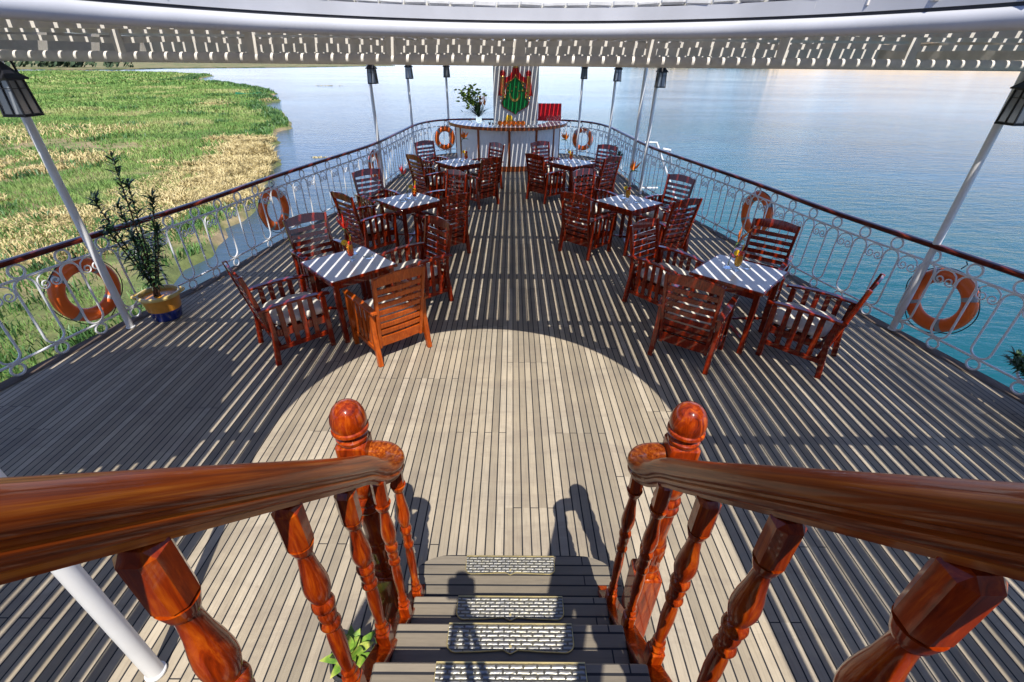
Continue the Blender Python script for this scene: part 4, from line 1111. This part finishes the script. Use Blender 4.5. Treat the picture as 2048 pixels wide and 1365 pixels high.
oleander(2.72, 12.75, 0.9, 6, 'small leafy plant near the right railing beyond the rear right table', seed=6, spread=0.35, potr=0.13, lens=0.11)
# small broad leaved plant beside the stairs
random.seed(11)
t = empty('small_broadleaf_plant', (-0.765, 1.07, 0)); tag(t, 'small potted plant with yellow green leaves on the deck beside the stairs', 'potted plant')
MB().lathe([(0.07,0.004),(0.10,0.15),(0.108,0.155),(0.105,0.17),(0.092,0.17),(0.09,0.14),(0,0.14)], 24).build('pot_body', 'rope', t)
mb = MB()
for k in range(20):
    a = k*2.4; el = 0.35+0.9*(k/20); d = Vector((math.cos(a)*math.cos(el), math.sin(a)*math.cos(el), math.sin(el)))
    leaf(mb, Vector((0,0,0.15+0.005*k)), d, 0.19-0.004*k, 0.055, 0.35, random.uniform(-.3, .3))
mb.build('leaves', 'bright_leaf', t)

# ------------------------------------------------------------------ bar
BX, BY = -0.13, 15.0
bar = empty('bar_counter', (BX, BY, 0)); tag(bar, 'curved white bar counter with mahogany ribs and overhanging top', 'bar counter')
def arc(r, a0=-88, a1=88, n=48, dy=0): return [(r*math.sin(R(a)), -r*math.cos(R(a))+dy) for a in np.linspace(a0, a1, n)]
def shell(r0, r1, z0, z1, name, mat, a0=-88, a1=88):
    o, i = arc(r1, a0, a1), arc(r0, a0, a1); mb = MB(); n = len(o)
    vs = [(x, y, z0) for x, y in o]+[(x, y, z1) for x, y in o]+[(x, y, z0) for x, y in i]+[(x, y, z1) for x, y in i]
    fs = []
    for k in range(n-1): fs += [(k, k+1, n+k+1, n+k), (2*n+k+1, 2*n+k, 3*n+k, 3*n+k+1), (n+k, n+k+1, 3*n+k+1, 3*n+k), (k+1, k, 2*n+k, 2*n+k+1)]
    fs += [(0, n, 3*n, 2*n), (n-1, 3*n-1, 4*n-1, 2*n-1)]
    mb.add(vs, fs); return mb.build(name, mat, bar)
shell(1.50, 1.56, 0.0, 1.085, 'front_panel', 'white')
shell(1.49, 1.585, 0.004, 0.135, 'plinth', 'bar_wood')
shell(1.20, 1.755, 1.125, 1.150, 'countertop', 'tabletop')
shell(1.46, 1.775, 1.075, 1.1245, 'countertop_edge', 'bar_wood', -89, 89)
shell(1.7555, 1.775, 1.1245, 1.154, 'countertop_nosing', 'bar_wood', -89, 89)
for a in (-60, -31, 2, 31, 58, 84, -84):
    x, y = 1.565*math.sin(R(a)), -1.565*math.cos(R(a))
    MB().box(0, 0, 0.605, 0.062, 0.03, 0.938, Matrix.Translation((x, y, 0)) @ Matrix.Rotation(R(a), 4, 'Z'), 0.004).build('rib', 'bar_wood', bar)
t = MB().box(0.10, 15.62, 1.415, 1.36, 0.12, 2.82, None, 0.006).build('white_partition', 'white'); tag(t, 'tall white painted partition behind the bar, striped by sunlight', 'partition')
# emblem
em = empty('crest', (0.09, 15.53, 1.28)); tag(em, 'green shield crest with gold crescent and red drapery on the white partition', 'crest')
KX, KZ = 0.00128, 0.00116
def E(px, py): return ((px-580)*KX, (1230-py)*KZ)
def flat(pts, y0, y1, name, mat, par=None):
    mb = MB(); n = len(pts); q = [E(*p) for p in pts]
    vs = [(x, -y0, z) for x, z in q]+[(x, -y1, z) for x, z in q]
    mb.add(vs, [tuple(range(n, 2*n)), tuple(range(n))[::-1]]+[(i, (i+1) % n, n+(i+1) % n, n+i) for i in range(n)]); return mb.build(name, mat, par or em)
shield = [(580,390),(690,480),(760,545),(745,600),(800,650),(800,820),(892,930),(850,1040),(720,1118),(640,1165),(585,1230),(520,1180),(420,1130),(310,1060),(268,960),(335,820),(370,780),(370,620),(430,565),(400,505),(470,470)]
cx_, cy_ = 580, 850
flat([(cx_+(x-cx_)*1.07, cy_+(y-cy_)*1.05) for x, y in shield], 0.0, 0.02, 'shield_border', 'drape')
flat(shield, 0.0, 0.035, 'shield', 'green')
Lp = [(566,175),(590,200),(585,330),(540,400),(480,450),(350,515),(325,480),(350,395),(440,345),(500,250),(515,165)]
flat(Lp, 0.0, 0.055, 'drapery', 'drape'); flat([(1160-x, y) for x, y in reversed(Lp)], 0.0, 0.055, 'drapery', 'drape')
for sg in (1, -1):
    f = lambda l: l if sg > 0 else [(1160-x, y) for x, y in reversed(l)]
    flat(f([(225,380),(330,380),(345,560),(320,640),(350,800),(170,800),(205,640)]), 0.0, 0.045, 'drapery', 'drape')
    mb = MB()
    for xo in (245, 275, 305):
        mb.tube([(E(xo if sg > 0 else 1160-xo, yy)[0], -0.05-0.006*math.sin(yy), E(0, yy)[1]) for yy in (390, 480, 570, 660, 760)], 0.008, 6)
    mb.tube([(E(xx if sg > 0 else 1160-xx, yy)[0], -0.06, E(0, yy)[1]) for xx, yy in ((582,320),(560,380),(480,455),(350,520))], 0.010, 6)
    for xx, yy, rr in ((300,690,38),(400,570,24),(405,680,26),(300,790,40),(250,860,28),(330,840,26),(430,520,20),(280,380,30)):
        x_, z_ = E(xx if sg > 0 else 1160-xx, yy); mb.lathe([(rr*KX,0),(rr*KX*0.8,0.02),(rr*KX*0.3,0.032),(0,0.034)], 8, Matrix.Translation((x_, -0.045, z_)) @ Matrix.Rotation(PI/2, 4, 'X'))
    mb.build('gilt_ornament', 'gold', em)
    x_, z_ = E(280 if sg > 0 else 880, 305)
    mb = MB(); mb.lathe([(0.088,0),(0.085,0.04),(0.06,0.055),(0.03,0.045),(0.0,0.06)], 14, Matrix.Translation((x_, -0.005, z_)) @ Matrix.Rotation(PI/2, 4, 'X')); mb.build('rosette', 'drape', em)
cr = [(565+125*math.cos(a), 785+150*math.sin(a)) for a in np.linspace(-0.25, PI+0.25, 24)] + [(565+98*math.cos(a), 757+125*math.sin(a)) for a in np.linspace(PI+0.12, -0.12, 24)]
flat(cr, 0.036, 0.05, 'crescent', 'gold')
for sx_, sy_ in ((590,600),(495,690),(665,690)):
    flat([(sx_+(30 if k % 2 == 0 else 12)*math.sin(k*PI/5), sy_-(30 if k % 2 == 0 else 12)*math.cos(k*PI/5)) for k in range(10)], 0.036, 0.048, 'star', 'gold')
flat([(500,115),(660,115),(630,150),(640,175),(520,175),(530,150)], 0.0, 0.07, 'crown_base', 'gold')
# red board
rb = empty('red_board', (1.11, 15.0, 1.151)); rb.rotation_euler = (R(-8), 0, 0); tag(rb, 'plain red framed board standing on the right end of the bar', 'board')
MB().box(0, 0, 0.235, 0.66, 0.02, 0.44, None, 0.004).build('panel', 'red', rb)
mb = MB()
for sx in (-1, 1): mb.box(sx*0.338, 0, 0.235, 0.016, 0.028, 0.47, None, 0.003)
mb.box(0, 0, 0.463, 0.66, 0.028, 0.014); mb.box(0, 0, 0.007, 0.66, 0.028, 0.014); mb.build('frame', simple('pale_red_frame', (0.75, 0.15, 0.2), 0.4), rb)
# bouquet
vx, vy = -0.96, 14.45
vz = MB().lathe([(0.075,0.001),(0.08,0.01),(0.10,0.30),(0.095,0.30),(0.074,0.02),(0,0.015)], 24).build('glass_vase', 'glass'); vz.location = (vx, vy, 1.151); tag(vz, 'tall clear glass vase on the left end of the bar', 'vase')
bq = empty('bouquet', (vx, vy, 1.17)); tag(bq, 'bouquet of dark grass, yellow green leaves and orange buds in the bar vase', 'bouquet')
random.seed(21); mb = MB()
for k in range(150):
    a = random.uniform(0, 2*PI); el = random.uniform(0.4, 1.5); L = random.uniform(0.45, 0.85)
    d = Vector((math.cos(a)*math.cos(el)-0.18, math.sin(a)*math.cos(el)*0.6, math.sin(el))); leaf(mb, Vector((0,0,0.12)), d, L, 0.024, random.uniform(0.1, 0.7))
mb.build('grass_blades', 'oleander', bq)
mb = MB()
for k in range(190):
    c = Vector((random.gauss(-0.22, 0.15), random.gauss(0, 0.08), random.gauss(0.62, 0.12))); a = random.uniform(0, 2*PI); leaf(mb, c, Vector((math.cos(a), math.sin(a), random.uniform(-.4, .8))), 0.12, 0.075, 0.1, random.uniform(-1, 1))
mb.build('yellow_leaves', 'bright_leaf', bq)
mb = MB()
for k in range(12):
    b = Vector((random.uniform(0.02, 0.22), random.uniform(-.08, .02), random.uniform(0.42, 0.62))); leaf(mb, b, Vector((random.uniform(-.3, .6), 0, 1)), 0.15, 0.06, 0.0, random.uniform(-.6, .6))
mb.build('orange_buds', 'petal', bq)
# fruit
for k in range(6):
    mb = MB(); mb.lathe([(0.001,0),(0.035,0.006),(0.062,0.04),(0.066,0.065),(0.060,0.092),(0.036,0.122),(0.008,0.128),(0,0.124)], 16)
    o = mb.build('orange', 'fruit'); o.location = (-0.33+k*0.125, 13.72+0.03*(k % 2), 1.151); tag(o, 'orange in the row of fruit along the front of the bar', 'orange', 'oranges lined up on the bar')
t = empty('bananas', (-0.08, 13.90, 1.151)); tag(t, 'bunch of yellow bananas behind the row of oranges on the bar', 'bananas')
for k in range(5):
    MB().tube([(0.045*k-0.1, 0, 0.03), (0.045*k-0.1, -0.03, 0.13), (0.03*k-0.06, -0.01, 0.21), (0.02*k-0.05, 0.03, 0.25)], [0.012,0.021,0.019,0.006], 8).build('banana', 'petalyellow', t)
def tumbler(x, y, label, h=0.13, stem=False):
    if stem: pr = [(0.035,0.001),(0.034,0.005),(0.006,0.012),(0.005,0.09),(0.03,0.11),(0.042,0.15),(0.036,0.20),(0.0345,0.20),(0.040,0.15),(0.028,0.112),(0,0.10)]
    else: pr = [(0.032,0.001),(0.034,0.006),(0.038,h),(0.036,h),(0.031,0.012),(0,0.01)]
    o = MB().lathe(pr, 18).build('wine_glass' if stem else 'tumbler', 'glass'); o.location = (x, y, 1.151); tag(o, label, 'glass', 'glasses standing on the bar')
for k in range(5): tumbler(1.02+0.10*k, 14.42+0.08*(k % 2), 'stemmed glass standing in front of the red board on the bar', stem=True)
for k in range(3): tumbler(-0.62+0.10*k, 13.72-0.04*k, 'empty tumbler to the left of the oranges on the bar')
for k in range(2): tumbler(0.56+0.11*k, 13.78+0.05*k, 'empty tumbler to the right of the oranges on the bar')

# ------------------------------------------------------------------ gangway frame outside the right railing
def outw(p, s=1.13): return Vector((p[0]*s, p[1]*s, CAMZ+(p[2]-CAMZ)*s))
gf = empty('gangway_frame', outw((3.2, 11, 0))); tag(gf, 'white tubular gangway frame outside the right railing', 'gangway'); GO = gf.location
for a in ([(2.989,11,1.139),(3.247,11,1.141),(3.939,11,-0.127)], [(3.418,11.0,1.007),(3.581,11,0.987),(3.78,11.3,0.55)]):
    MB().tube([outw(q)-GO for q in a], 0.03, 8).build('stanchion', 'white', gf)
MB().tube([outw(q)-GO for q in ((3.02,11,0.146),(3.45,11,0.15))], 0.026, 8).build('crossbar', 'white', gf)
mb = MB(); mb.add([outw((2.99,11,1.12))-GO-Vector((0,0,2.6)), outw((3.3,11,1.1))-GO-Vector((0,0,2.6)), outw((4.0,12,-1.6))-GO, outw((3.6,12,-1.6))-GO], [(0,1,2,3)])

# ------------------------------------------------------------------ the camera that took the view, on its tripod
tp = empty('tripod', (0, -0.10, 1.645)); tag(tp, 'black tripod standing on the stairs, seen only by its shadow', 'tripod')
for a, b in (((0,0,0.86),(0,0.20,-0.234)), ((-0.02,0,0.86),(-0.16,-0.04,0.003)), ((0.02,0,0.86),(0.16,-0.04,0.003))): MB().tube([a, b], [0.016, 0.011], 8).build('leg', 'tripod', tp)
MB().lathe([(0.028,0.80),(0.030,0.88),(0.022,0.90),(0.024,0.945),(0.03,0.95)], 14).build('head', 'tripod', tp)
cm = empty('photo_camera', (0, -0.10, 2.60)); tag(cm, 'black camera on the tripod, seen only by its shadow on the steps', 'camera')
mb = MB(); mb.box(0, 0, 0.055, 0.145, 0.06, 0.10, None, 0.012); mb.box(0, 0, 0.12, 0.06, 0.055, 0.04, None, 0.01); mb.build('camera_body', 'tripod', cm)
MB().lathe([(0.036,0.0),(0.038,0.01),(0.038,0.035),(0.036,0.036)], 24, Matrix.Translation((0, 0.028, 0.06)) @ Matrix.Rotation(-PI/2, 4, 'X')).build('lens', 'tripod', cm)
